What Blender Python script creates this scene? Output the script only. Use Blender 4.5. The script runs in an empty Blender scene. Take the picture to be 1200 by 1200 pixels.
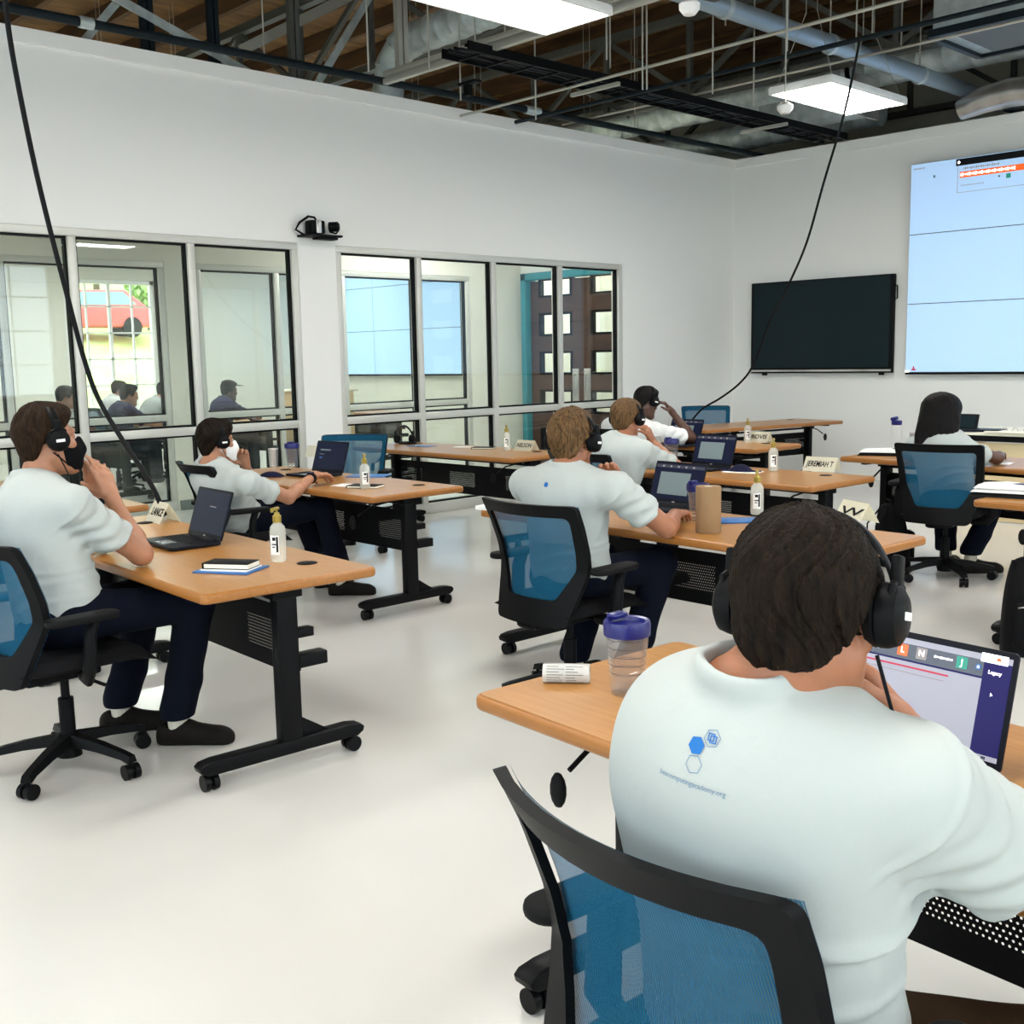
import bpy, bmesh, math, random
import numpy as np
from mathutils import Vector, Matrix
random.seed(4)
PI = math.pi
SC = bpy.context.scene
COL = SC.collection
R = math.radians

# ------------------------------------------------------------------ camera
FPX, YAW, PITCH, ROLL, CH = 1289.43, R(46.242), R(-8.016), R(-1.119), 1.5
def cam_axes():
    cy, sy, cp, sp = math.cos(YAW), math.sin(YAW), math.cos(PITCH), math.sin(PITCH)
    f = Vector((-sy*cp, cy*cp, sp)); r = Vector((cy, sy, 0)); u = r.cross(f)
    cr, sr = math.cos(ROLL), math.sin(ROLL)
    return cr*r+sr*u, -sr*r+cr*u, f
CR, CU, CF = cam_axes()
def at(px, py, x=None, y=None, z=None, d=None):
    """photo pixel -> point of the room on the plane x=, y= or z= (or at depth d)"""
    v = (px-600)/FPX*CR-(py-600)/FPX*CU+CF
    if x is not None: t = x/v.x
    elif y is not None: t = y/v.y
    elif z is not None: t = (z-CH)/v.z
    else: t = d
    return Vector((0, 0, CH))+v*t
cd = bpy.data.cameras.new('camera'); cam = bpy.data.objects.new('camera', cd); COL.objects.link(cam)
cd.sensor_width = 36; cd.lens = 36*FPX/1200; cd.clip_start = .05; cd.clip_end = 300
M = Matrix((CR, CU, -CF)).transposed().to_4x4(); M.translation = (0, 0, CH); cam.matrix_world = M
SC.camera = cam

# ------------------------------------------------------------------ materials
def mat(name, col, rough=.5, metal=0, bump=0, bscale=60, var=0, vscale=3, emit=0, coat=0, spec=.5, stretch=None):
    m = bpy.data.materials.new(name); m.use_nodes = True
    N = m.node_tree.nodes; L = m.node_tree.links; b = N['Principled BSDF']
    c = (*col, 1)
    b.inputs['Base Color'].default_value = c; b.inputs['Roughness'].default_value = rough
    b.inputs['Metallic'].default_value = metal; b.inputs['Specular IOR Level'].default_value = spec if max(col) > .03 else .10
    b.inputs['Coat Weight'].default_value = coat
    if emit:
        b.inputs['Emission Color'].default_value = c; b.inputs['Emission Strength'].default_value = emit
    if bump or var:
        tc = N.new('ShaderNodeTexCoord'); mp = N.new('ShaderNodeMapping'); L.new(tc.outputs['Object'], mp.inputs[0])
        if stretch: mp.inputs['Scale'].default_value = stretch
    if var:
        n = N.new('ShaderNodeTexNoise'); n.inputs['Scale'].default_value = vscale; n.inputs['Detail'].default_value = 5
        L.new(mp.outputs[0], n.inputs['Vector'])
        r = N.new('ShaderNodeValToRGB'); r.color_ramp.elements[0].position = .3; r.color_ramp.elements[1].position = .7
        r.color_ramp.elements[0].color = (*[x*(1-var) for x in col], 1); r.color_ramp.elements[1].color = (*[min(1, x*(1+var)) for x in col], 1)
        L.new(n.outputs[0], r.inputs[0]); L.new(r.outputs[0], b.inputs['Base Color'])
    if bump:
        n = N.new('ShaderNodeTexNoise'); n.inputs['Scale'].default_value = bscale; n.inputs['Detail'].default_value = 3
        L.new(mp.outputs[0], n.inputs['Vector'])
        q = N.new('ShaderNodeBump'); q.inputs['Strength'].default_value = bump; q.inputs['Distance'].default_value = .01
        L.new(n.outputs[0], q.inputs['Height']); L.new(q.outputs[0], b.inputs['Normal'])
    return m
def wood(name, c0, c1, rough=.3, scale=(3, 40, 40)):
    m = mat(name, c0, rough); N = m.node_tree.nodes; L = m.node_tree.links; b = N['Principled BSDF']
    tc = N.new('ShaderNodeTexCoord'); mp = N.new('ShaderNodeMapping'); mp.inputs['Scale'].default_value = scale
    L.new(tc.outputs['Object'], mp.inputs[0])
    n = N.new('ShaderNodeTexNoise'); n.inputs['Scale'].default_value = 1.5; n.inputs['Detail'].default_value = 6; n.inputs['Distortion'].default_value = .6
    L.new(mp.outputs[0], n.inputs['Vector'])
    r = N.new('ShaderNodeValToRGB'); r.color_ramp.elements[0].position = .3; r.color_ramp.elements[1].position = .68
    r.color_ramp.elements[0].color = (*c0, 1); r.color_ramp.elements[1].color = (*c1, 1)
    L.new(n.outputs[0], r.inputs[0]); L.new(r.outputs[0], b.inputs['Base Color'])
    return m
def see(name, col, alpha, rough=.05, ior=1.45, tint=(1, 1, 1)):
    """clear sheet: mostly see-through, with a fresnel reflection and a little body colour"""
    m = bpy.data.materials.new(name); m.use_nodes = True; N = m.node_tree.nodes; L = m.node_tree.links; N.clear()
    o = N.new('ShaderNodeOutputMaterial'); t = N.new('ShaderNodeBsdfTransparent'); t.inputs[0].default_value = (*tint, 1)
    g = N.new('ShaderNodeBsdfGlossy'); g.inputs['Roughness'].default_value = rough
    d = N.new('ShaderNodeBsdfDiffuse'); d.inputs[0].default_value = (*col, 1)
    lw = N.new('ShaderNodeLayerWeight'); lw.inputs[0].default_value = .5
    pw = N.new('ShaderNodeMath'); pw.operation = 'POWER'; pw.inputs[1].default_value = 5; L.new(lw.outputs['Facing'], pw.inputs[0])
    f = N.new('ShaderNodeMath'); f.operation = 'MULTIPLY_ADD'; f.inputs[1].default_value = .9; f.inputs[2].default_value = .035*(ior-1)/.45; L.new(pw.outputs[0], f.inputs[0])
    a = N.new('ShaderNodeMixShader'); a.inputs[0].default_value = alpha; L.new(t.outputs[0], a.inputs[1]); L.new(d.outputs[0], a.inputs[2])
    x = N.new('ShaderNodeMixShader'); L.new(f.outputs[0], x.inputs[0]); L.new(a.outputs[0], x.inputs[1]); L.new(g.outputs[0], x.inputs[2])
    L.new(x.outputs[0], o.inputs[0]); return m
def fabric_mesh(name, col, cover):
    m = bpy.data.materials.new(name); m.use_nodes = True; N = m.node_tree.nodes; L = m.node_tree.links; N.clear()
    o = N.new('ShaderNodeOutputMaterial'); t = N.new('ShaderNodeBsdfTransparent')
    d = N.new('ShaderNodeBsdfDiffuse'); d.inputs[0].default_value = (*col, 1)
    tr = N.new('ShaderNodeBsdfTranslucent'); tr.inputs[0].default_value = (*col, 1)
    ad = N.new('ShaderNodeMixShader'); ad.inputs[0].default_value = .3; L.new(d.outputs[0], ad.inputs[1]); L.new(tr.outputs[0], ad.inputs[2])
    tc = N.new('ShaderNodeTexCoord'); w = N.new('ShaderNodeTexWave'); w.inputs['Scale'].default_value = 75; w.bands_direction = 'X'
    w.inputs['Distortion'].default_value = .3
    L.new(tc.outputs['Object'], w.inputs['Vector'])
    mr = N.new('ShaderNodeMapRange'); mr.inputs[3].default_value = cover-.22; mr.inputs[4].default_value = min(1, cover+.16)
    L.new(w.outputs['Fac'], mr.inputs[0])
    x = N.new('ShaderNodeMixShader'); L.new(mr.outputs[0], x.inputs[0]); L.new(t.outputs[0], x.inputs[1]); L.new(ad.outputs[0], x.inputs[2])
    L.new(x.outputs[0], o.inputs[0]); return m
def perforated(name, col):
    """black sheet steel with patches of round holes, staggered rows"""
    m = mat(name, col, .55); N = m.node_tree.nodes; L = m.node_tree.links; b = N['Principled BSDF']; o = N['Material Output']
    tc = N.new('ShaderNodeTexCoord'); s = N.new('ShaderNodeSeparateXYZ'); L.new(tc.outputs['Object'], s.inputs[0])
    def mth(op, a, c=None, d=None):
        n = N.new('ShaderNodeMath'); n.operation = op
        for i, v in enumerate((a, c, d)):
            if v is None: continue
            if isinstance(v, (int, float)): n.inputs[i].default_value = v
            else: L.new(v, n.inputs[i])
        return n.outputs[0]
    P = .0125
    zr = mth('DIVIDE', s.outputs[2], P); row = mth('FLOOR', zr)
    odd = mth('MULTIPLY', mth('MODULO', mth('ABSOLUTE', row), 2), .5)
    xr = mth('ADD', mth('DIVIDE', s.outputs[0], P), odd)
    fx = mth('SUBTRACT', mth('FRACT', xr), .5); fz = mth('SUBTRACT', mth('FRACT', zr), .5)
    hole = mth('LESS_THAN', mth('ADD', mth('MULTIPLY', fx, fx), mth('MULTIPLY', fz, fz)), .055)
    # patches: |((x+.35) mod .7)-.35| < .2
    xm = mth('SUBTRACT', mth('MODULO', mth('ADD', s.outputs[0], 7.35), .7), .35)
    inp = mth('LESS_THAN', mth('ABSOLUTE', xm), .16)
    zi = mth('MULTIPLY', mth('GREATER_THAN', s.outputs[2], .41), mth('LESS_THAN', s.outputs[2], .535))
    fac = mth('MULTIPLY', hole, mth('MULTIPLY', inp, zi))
    t = N.new('ShaderNodeBsdfTransparent'); x = N.new('ShaderNodeMixShader')
    L.new(fac, x.inputs[0]); L.new(b.outputs[0], x.inputs[1]); L.new(t.outputs[0], x.inputs[2]); L.new(x.outputs[0], o.inputs[0])
    return m
K = dict(
 wall=mat('white_wall_paint', (.83, .83, .80), .7, bump=.03, bscale=200),
 wall2=mat('cream_wall_paint', (.70, .69, .60), .7),
 floor=mat('polished_light_floor', (.62, .61, .575), .16, var=.05, vscale=.7, bump=.012, bscale=6),
 alu=mat('clear_anodised_aluminium', (.60, .60, .55), .4, .25),
 trim_and_shade=mat('black_trim_and_shade', (.0042, .0044, .0052), .5),  # black for door lite trim and for painted shade in the window recesses
 glass=see('window_glass', (.5, .6, .58), .006, 0, 1.45, (.95, .98, .97)),
 top=wood('golden_maple_laminate', (.36, .158, .034), (.44, .208, .052), .28),
 edge=wood('maple_edge_band', (.29, .108, .019), (.35, .142, .029), .35, (3, 60, 60)),
 black=mat('black_powder_coat', (.0042, .0044, .0052), .42),
 plastic=mat('black_plastic', (.0038, .004, .0046), .5, spec=.1),
 pad=mat('black_soft_plastic', (.006, .006, .0065), .6),
 seat=mat('black_seat_cloth', (.0075, .0075, .0085), .9, bump=.3, bscale=400),
 wheel=mat('caster_wheel', (.0042, .0044, .0052), .3),
 mesh=fabric_mesh('blue_mesh_fabric', (.019, .122, .225), .80),
 perf=perforated('perforated_black_steel', (.0042, .0044, .0052)),
 steel=mat('brushed_steel', (.55, .54, .52), .3, .8, var=.25, vscale=4),
 galv=mat('galvanised_steel', (.46, .53, .53), .38, .35, var=.22, vscale=9),
 strut=mat('strut_channel_steel', (.50, .50, .44), .45, .6),
 bluepipe=mat('blue_grey_pipe', (.32, .40, .47), .4, .5),
 blackpipe=mat('black_iron_pipe', (.012, .018, .022), .4),
 truss=mat('grey_truss_steel', (.10, .105, .095), .55, .3),
 deck=wood('brown_roof_boards', (.085, .040, .011), (.22, .115, .035), .8, (6, 1, 6)),
 joist=wood('brown_roof_timber', (.05, .022, .007), (.11, .055, .018), .8, (1, 6, 6)),
 white=mat('white_plastic', (.8, .8, .78), .4),
 lampglow=mat('lit_diffuser', (1, .985, .94), .5, emit=13),
 paper=mat('white_paper', (.85, .85, .83), .7),
 card=mat('cream_card', (.86, .83, .70), .7),
 ink=mat('black_marker_ink', (.012, .012, .014), .6),
 kraft=wood('brown_paper_towel', (.25, .15, .073), (.29, .178, .09), .9, (20, 20, 4)),
 bluecov=mat('blue_folder_card', (.022, .13, .38), .4),
 navy=mat('navy_cloth', (.012, .014, .06), .9, bump=.2, bscale=300),
 lid=mat('cobalt_blue_lid', (.008, .010, .125), .3),
 clear=see('clear_plastic', (.75, .78, .8), .10, .05, 1.45),
 clear2=see('clear_tumbler_wall', (.6, .6, .65), .045, .05, 1.5), ridge=see('tumbler_ridge', (.12, .12, .16), .55, .08, 1.5),
 gel=see('sanitizer_gel', (.80, .80, .72), .40, .05, 1.4),
 gold=mat('olive_gold_pump', (.36, .27, .05), .35, .3),
 laptop=mat('dark_laptop_shell', (.008, .009, .014), .4),
 keys=mat('laptop_keys', (.008, .008, .010), .55),
 scr_dark=mat('dim_laptop_screen', (.006, .008, .022), .3, emit=.3, spec=.1),
 scr_grey=mat('grey_laptop_screen', (.11, .14, .145), .3, emit=.32, spec=.1),
 scr_white=mat('white_laptop_page', (.28, .285, .34), .3, emit=.25, spec=.1),
 scr_navy=mat('navy_laptop_screen', (.012, .01, .07), .3, emit=.3, spec=.1),
 scr_bar=mat('dark_screen_bar', (.03, .033, .05), .2, emit=.3),
 tile_o=mat('orange_tile', (.55, .075, .008), .3, emit=.5),
 tile_g=mat('grey_tile', (.16, .14, .14), .3, emit=.4),
 tile_t=mat('teal_tile', (.008, .17, .12), .3, emit=.4),
 red=mat('crimson_line', (.30, .004, .03), .3, emit=.4),
 txt=mat('screen_white_text', (.9, .9, .9), .4, emit=.9),
 vwall=mat('pale_blue_screen', (.38, .56, .80), .4, emit=.25, spec=.1),
 tvglass=mat('dark_display_glass', (.012, .022, .026), .2, emit=0),
 teal=mat('teal_door_frame', (.03, .24, .28), .45),
 doorwood=wood('dark_brown_door', (.040, .014, .008), (.075, .03, .016), .4, (1, 1, 6)),
 skin=mat('fair_skin', (.40, .185, .105), .5, var=.10, vscale=22, bump=.08, bscale=300),
 skin2=mat('ruddy_skin', (.34, .135, .068), .5, var=.12, vscale=22, bump=.08, bscale=300),
 skin3=mat('deep_brown_skin', (.085, .036, .022), .42, var=.12, vscale=22, bump=.08, bscale=300),
 shirt=mat('pale_blue_cotton', (.43, .462, .448), .95, bump=.12, bscale=30, spec=.1),
 shirtw=mat('white_cotton', (.70, .71, .70), .95, bump=.12, bscale=30, spec=.1),
 jeans=mat('dark_navy_denim', (.0035, .005, .012), .9, bump=.3, bscale=250),
 khaki=mat('olive_brown_cotton', (.026, .014, .006), .9, bump=.25, bscale=150),
 shoe=mat('black_brown_shoe', (.009, .0075, .0065), .6, bump=.4, bscale=120),
 sock=mat('off_white_sock', (.62, .58, .48), .95, bump=.3, bscale=200),
 hair_d=mat('dark_brown_hair', (.0085, .0048, .0024), .6, spec=.2, var=.75, vscale=130, bump=.6, bscale=200, stretch=(1, 1, .12)),
 hair_b=mat('brown_hair', (.020, .010, .0045), .6, spec=.25, var=.75, vscale=130, bump=.6, bscale=200, stretch=(1, 1, .12)),
 hair_s=mat('sandy_brown_hair', (.105, .056, .021), .6, spec=.2, var=.7, vscale=130, bump=.6, bscale=200, stretch=(1, 1, .12)),
 hair_k=mat('black_hair', (.006, .005, .005), .55, bump=.6, bscale=110, stretch=(1, 1, .25)),
 eye=mat('eye_white', (.75, .73, .70), .2), iris=mat('dark_iris', (.03, .02, .012), .2),
 mask_k=mat('black_mask_cloth', (.0042, .0044, .0052), .9), mask_w=mat('white_mask_cloth', (.80, .80, .80), .9),
 cushion=mat('black_leatherette', (.0042, .0044, .0052), .5),
 logo=mat('logo_blue_print', (.006, .13, .42), .8), logo2=mat('logo_slate_print', (.10, .20, .32), .8),
 bagk=mat('black_nylon', (.0042, .0044, .0052), .7, bump=.3, bscale=200),
 grass=mat('sunlit_grass', (.60, .68, .22), .9, var=.25, vscale=1.2), leaf=mat('tree_leaves', (.36, .55, .22), .8, var=.3, vscale=2),
 bark=mat('tree_bark', (.12, .08, .05), .9), carred=mat('red_car_paint', (.70, .10, .10), .25), tyre=mat('car_tyre', (.02, .02, .02), .8),
 carglass=mat('car_window', (.25, .38, .42), .1), asphalt=mat('asphalt', (.30, .30, .30), .9),
)
# ------------------------------------------------------------------ mesh builder
class MB:
    def __init__(s): s.bm = bmesh.new()
    def _new(s, fn):
        n0 = len(s.bm.verts); fn(); s.bm.verts.ensure_lookup_table(); return list(s.bm.verts)[n0:]
    def box(s, c, size, rot=None, bev=0, seg=2, taper=None):
        b = bmesh.new(); bmesh.ops.create_cube(b, size=1)
        for v in b.verts:
            t = taper if (taper and v.co.z > 0) else (1, 1)
            v.co = Vector((v.co.x*size[0]*t[0], v.co.y*size[1]*t[1], v.co.z*size[2]))
        if bev: bmesh.ops.bevel(b, geom=b.edges[:], offset=bev, segments=seg, affect='EDGES', profile=.5)
        X = Matrix.Translation(c) @ (rot.to_4x4() if rot else Matrix.Identity(4))
        s.join(b, X); return s
    def join(s, b, X=None):
        me = bpy.data.meshes.new('t'); b.to_mesh(me); b.free()
        if X is not None: me.transform(X)
        s.bm.from_mesh(me); bpy.data.meshes.remove(me); return s
    def cyl(s, p0, p1, r0, r1=None, seg=20, cap=True):
        p0, p1 = Vector(p0), Vector(p1); r1 = r0 if r1 is None else r1; d = p1-p0
        b = bmesh.new(); bmesh.ops.create_cone(b, cap_ends=cap, segments=seg, radius1=r0, radius2=r1, depth=d.length)
        q = Vector((0, 0, 1)).rotation_difference(d.normalized()) if d.length else None
        return s.join(b, Matrix.Translation((p0+p1)/2) @ q.to_matrix().to_4x4())
    def beam(s, p0, p1, w, h, bev=0):
        p0, p1 = Vector(p0), Vector(p1); d = (p1-p0); z = d.normalized()
        up = Vector((0, 0, 1)) if abs(z.z) < .95 else Vector((0, 1, 0))
        x = up.cross(z).normalized(); y = z.cross(x)
        return s.box((p0+p1)/2, (w, h, d.length), Matrix((x, y, z)).transposed(), bev)
    def tube(s, pts, r, seg=8, caps=True, flat=1.0):
        pts = [Vector(p) for p in pts]; n = len(pts); rs = r if isinstance(r, (list, tuple)) else [r]*n
        t0 = (pts[1]-pts[0]).normalized(); a = Vector((0, 0, 1)) if abs(t0.z) < .9 else Vector((1, 0, 0))
        nx = t0.cross(a).normalized(); rings = []
        for i, p in enumerate(pts):
            t = (pts[min(i+1, n-1)]-pts[max(i-1, 0)]).normalized()
            nx = (nx-t*nx.dot(t)).normalized(); ny = t.cross(nx)
            rings.append([s.bm.verts.new(p+nx*math.cos(2*PI*k/seg)*rs[i]+ny*math.sin(2*PI*k/seg)*rs[i]*flat) for k in range(seg)])
        for i in range(n-1):
            for k in range(seg):
                s.bm.faces.new((rings[i][k], rings[i][(k+1) % seg], rings[i+1][(k+1) % seg], rings[i+1][k]))
        if caps:
            s.bm.faces.new(rings[0][::-1]); s.bm.faces.new(rings[-1])
        return s
    def lathe(s, prof, seg=24, X=None, close=False):
        X = X or Matrix.Identity(4); rings = []
        for r, z in prof:
            if r < 1e-6: rings.append([s.bm.verts.new(X @ Vector((0, 0, z)))])
            else: rings.append([s.bm.verts.new(X @ Vector((r*math.cos(2*PI*k/seg), r*math.sin(2*PI*k/seg), z))) for k in range(seg)])
        for a, b in zip(rings, rings[1:]):
            for k in range(seg):
                k2 = (k+1) % seg
                if len(a) == 1 and len(b) == 1: continue
                if len(a) == 1: s.bm.faces.new((a[0], b[k2], b[k]))
                elif len(b) == 1: s.bm.faces.new((a[k], a[k2], b[0]))
                else: s.bm.faces.new((a[k], a[k2], b[k2], b[k]))
        return s
    def prism(s, poly, h, X=None, bev=0):
        b = bmesh.new(); vs = [b.verts.new((x, y, 0)) for x, y in poly]; f = b.faces.new(vs)
        r = bmesh.ops.extrude_face_region(b, geom=[f])
        for e in r['geom']:
            if isinstance(e, bmesh.types.BMVert): e.co.z += h
        bmesh.ops.recalc_face_normals(b, faces=b.faces[:])
        if bev:
            es = [e for e in b.edges if abs(e.verts[0].co.z-e.verts[1].co.z) < 1e-6]
            bmesh.ops.bevel(b, geom=es, offset=bev, segments=3, affect='EDGES', profile=.5)
        return s.join(b, X)
    def sph(s, c, r, seg=16, scale=(1, 1, 1)):
        b = bmesh.new(); bmesh.ops.create_uvsphere(b, u_segments=seg, v_segments=max(6, seg//2), radius=r)
        return s.join(b, Matrix.Translation(c) @ Matrix.Diagonal((*scale, 1)))
    def grid(s, P):
        V = [[s.bm.verts.new(p) for p in row] for row in P]
        for i in range(len(V)-1):
            for j in range(len(V[0])-1): s.bm.faces.new((V[i][j], V[i][j+1], V[i+1][j+1], V[i+1][j]))
        return s
    def build(s, name, m, parent=None, smooth=True, ang=40, loc=None):
        me = bpy.data.meshes.new(name)
        bmesh.ops.recalc_face_normals(s.bm, faces=s.bm.faces[:])
        s.bm.to_mesh(me); s.bm.free()
        me.materials.append(m if not isinstance(m, str) else K[m])
        if smooth:
            me.polygons.foreach_set('use_smooth', [True]*len(me.polygons))
            me.set_sharp_from_angle(angle=R(ang))
        o = bpy.data.objects.new(name, me); COL.objects.link(o)
        if parent: o.parent = parent
        if loc is not None: o.location = loc
        return o
def tag(o, label, cat=None, group=None, kind=None):
    if label: o['label'] = label
    if cat: o['category'] = cat
    if group: o['group'] = group
    if kind: o['kind'] = kind
    return o
def empty(name, loc, label, cat, group=None, rz=0):
    o = bpy.data.objects.new(name, None); COL.objects.link(o); o.location = loc; o.rotation_euler = (0, 0, rz); o.empty_display_size = .1
    return tag(o, label, cat, group)
def struct(name, mb, m): return tag(mb.build(name, m, smooth=False), None, None, None, 'structure')
def kids(o): return [c for c in bpy.data.objects if c.parent == o]
def copy_tree(o, loc=None, rz=None, label=None):
    c = o.copy(); COL.objects.link(c)
    for ch in kids(o):
        d = ch.copy(); COL.objects.link(d); d.parent = c
        for g in kids(ch):
            e = g.copy(); COL.objects.link(e); e.parent = d
    if loc is not None: c.location = loc
    if rz is not None: c.rotation_euler = (0, 0, rz)
    if label: c['label'] = label
    return c
def text(name, body, size, m, parent, X, align='CENTER', depth=.0004, shear=0, bold=0, fit=None):
    cu = bpy.data.curves.new('t', 'FONT'); cu.body = body; cu.size = size; cu.align_x = align; cu.align_y = 'CENTER'; cu.extrude = depth; cu.shear = shear; cu.offset = bold
    cu.resolution_u = 3
    o = bpy.data.objects.new('t', cu); COL.objects.link(o)
    me = bpy.data.meshes.new_from_object(o.evaluated_get(bpy.context.evaluated_depsgraph_get())); me.name = name
    bpy.data.objects.remove(o); bpy.data.curves.remove(cu)
    if fit:
        wv = max(v.co.x for v in me.vertices)-min(v.co.x for v in me.vertices); me.transform(Matrix.Diagonal((fit/wv, 1, 1, 1)))
    me.transform(X); me.materials.clear(); me.materials.append(K[m])
    q = bpy.data.objects.new(name, me); COL.objects.link(q); q.parent = parent; return q
def strokes(name, lines, w, m, parent, X, closed=False):
    """hand-drawn strokes laid on a surface: list of polylines in x,y"""
    b = MB()
    for pl in lines:
        pts = [X @ Vector((x, y, .0006)) for x, y in pl]
        b.tube(pts, w, 5, flat=1)
    return b.build(name, m, parent)
# ------------------------------------------------------------------ the setting
A, B = -8.25, 11.85                       # glazed wall plane, screen wall plane
AI, FAR = -10.5, -18.0                    # corridor's far wall, outside wall of the next room
XR, YR, YE, ZD = 4.5, -4.5, 15.0, 5.7
b = MB(); b.box(((FAR+XR)/2, (YR+YE)/2, -.1), (XR-FAR+.6, YE-YR+.6, .2)); struct('floor', b, 'floor')
b = MB(); b.box(((FAR+XR)/2, (YR+YE)/2, ZD+.1), (XR-FAR+.6, YE-YR+.6, .2)); ceil = struct('ceiling', b, 'deck')
y = YR+.4
while y < YE:
    q = MB(); q.box(((FAR+XR)/2, y, ZD-.11), (XR-FAR, .07, .22)); q.build('joist', 'joist', ceil, False); y += .85
def wall_x(x0, x1, ya, yb, za, zb, openings):
    """wall slab in the plane x, with openings (y0, y1, z0, z1)"""
    m = MB(); y = ya
    for (y0, y1, z0, z1) in sorted(openings):
        if y0 > y: m.box(((x0+x1)/2, (y+y0)/2, (za+zb)/2), (x1-x0, y0-y, zb-za))
        if z0 > za: m.box(((x0+x1)/2, (y0+y1)/2, (za+z0)/2), (x1-x0, y1-y0, z0-za))
        if z1 < zb: m.box(((x0+x1)/2, (y0+y1)/2, (z1+zb)/2), (x1-x0, y1-y0, zb-z1))
        y = y1
    m.box(((x0+x1)/2, (y+yb)/2, (za+zb)/2), (x1-x0, yb-y, zb-za)); return m
def wall_y(y0, y1, xa, xb, za, zb, openings=()):
    m = MB(); x = xa
    for (x0, x1, z0, z1) in sorted(openings):
        if x0 > x: m.box(((x+x0)/2, (y0+y1)/2, (za+zb)/2), (x0-x, y1-y0, zb-za))
        if z0 > za: m.box(((x0+x1)/2, (y0+y1)/2, (za+z0)/2), (x1-x0, y1-y0, z0-za))
        if z1 < zb: m.box(((x0+x1)/2, (y0+y1)/2, (z1+zb)/2), (x1-x0, y1-y0, zb-z1))
        x = x1
    m.box(((x+xb)/2, (y0+y1)/2, (za+zb)/2), (xb-x, y1-y0, zb-za)); return m
ZT = 3.76
struct('wall_left', wall_x(A-.16, A, YR, B+.16, 0, ZT, [(.55, 5.41, 0, 2.51), (5.80, 9.70, 0, 2.51)]), 'wall')
struct('wall_back', wall_y(B, B+.16, A, XR, 0, ZT), 'wall')
b = MB(); b.box((A-.065, (YR+B)/2, ZT+.055), (.17, B-YR, .11), bev=.004); struct('trim_1', b, 'wall')
b = MB(); b.box(((A+XR)/2, B+.065, ZT+.055), (XR-A, .17, .11), bev=.004); struct('trim_2', b, 'wall')
struct('wall_inner', wall_x(AI-.14, AI, YR, B, 0, 3.86, [(1.0, 5.30, 0, 2.51), (5.64, 9.40, 0, 2.51)]), 'wall2')
struct('wall_far', wall_x(FAR-.2, FAR, YR, YE, 0, ZD, [(-2.5, .5, .8, 2.85), (6.9+.42, 8.9, .72, 2.9)]), 'wall2')
struct('wall_partition', wall_y(B, B+.14, FAR, A-.16, 0, 3.86), 'wall2')
struct('wall_end', wall_y(YE, YE+.2, FAR-.2, XR+.2, 0, ZD), 'wall2')
struct('wall_right', wall_x(XR, XR+.2, YR, YE, 0, ZD, [(-3, 0, .9, 3.4), (1.2, 4.2, .9, 3.4), (5.4, 8.4, .9, 3.4)]), 'wall')
struct('wall_rear', wall_y(YR-.2, YR, FAR-.2, XR+.2, 0, ZD, [(-7.2, -4.2, .9, 3.4), (-3, 0, .9, 3.4), (1, 3.6, .9, 3.4)]), 'wall')
b = MB(); b.box((AI+.012, 5.47, .05), (.02, .30, .10)); struct('baseboard_inner', b, mat('grey_vinyl_base', (.13, .17, .16), .5))

def storefront(name, x, y0, y1, mull, depth=.11, rail=.955, top=2.51):
    root = empty(name, (x, y0, 0), None, None); root['kind'] = 'structure'
    L = y1-y0; ys = [0]+[m-y0 for m in mull]+[L]; w = .062
    f = MB()
    f.box((0, L/2, top-.03), (depth, L, .06), bev=.004); f.box((0, L/2, .05), (depth, L, .10), bev=.004)
    for i, yy in enumerate(ys):
        yc = min(max(yy, w/2), L-w/2)
        f.box((0, yc, (top-.06+.10)/2), (depth, w, top-.16), bev=.004)
    for i in range(len(ys)-1):
        a0, a1 = ys[i], ys[i+1]
        f.box((0, (a0+a1)/2, rail), (depth*.97, a1-a0, .066), bev=.004)
    f.build('frame', 'alu', root)
    for i in range(len(ys)-1):
        a0 = ys[i]+(w if i == 0 else w/2); a1 = ys[i+1]-(w if i == len(ys)-2 else w/2)
        for z0, z1 in ((.10, rail-.033), (rail+.033, top-.06)):
            p = MB(); p.box((0, (a0+a1)/2, (z0+z1)/2), (.012, a1-a0, z1-z0)); p.build('pane', 'glass', root, False)
            g = MB(); t = .016
            for yy in (a0+t/2, a1-t/2): g.box((0, yy, (z0+z1)/2), (.05, t, z1-z0))
            for zz in (z0+t/2, z1-t/2): g.box((0, (a0+a1)/2, zz), (.05, a1-a0, t))
            g.build('trim_and_shade', 'trim_and_shade', root, False)  # black ring stands for the shade inside the glazing recess
storefront('window_1', A-.06, .55, 5.41, [1.52, 2.485, 3.45, 4.41])
storefront('window_2', A-.06, 5.80, 9.70, [6.75, 7.72, 8.69])
storefront('window_3', AI-.06, 1.0, 5.30, [1.9, 2.8, 3.72, ])
storefront('window_4', AI-.06, 5.64, 9.40, [6.60, 7.47, 8.53])
def outside_window(name, x, y0, y1, z0, z1, my, mz, glazed=True, swap=False):
    root = empty(name, (x, y0, z0), None, None); root['kind'] = 'structure'
    if swap: root.rotation_euler = (0, 0, -PI/2)
    L, Hh = y1-y0, z1-z0; f = MB()
    for yy in (.035, L-.035): f.box((0, yy, Hh/2), (.09, .07, Hh), bev=.004)
    for zz in (.035, Hh-.035): f.box((0, L/2, zz), (.09, L, .07), bev=.004)
    f.build('frame', 'white', root)
    for i in range(1, my+1):
        q = MB(); q.box((0, L*i/(my+1), Hh/2), (.05, .05 if i % 2 == 0 else .022, Hh)); q.build('mullion', 'white', root)
    for i in range(1, mz+1):
        q = MB(); q.box((0, L/2, Hh*i/(mz+1)), (.05, L, .025)); q.build('muntin', 'white', root)
    p = MB(); p.box((-.0, L/2, Hh/2), (.008, L, Hh)); p.build('pane', 'glass', root, False)
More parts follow.
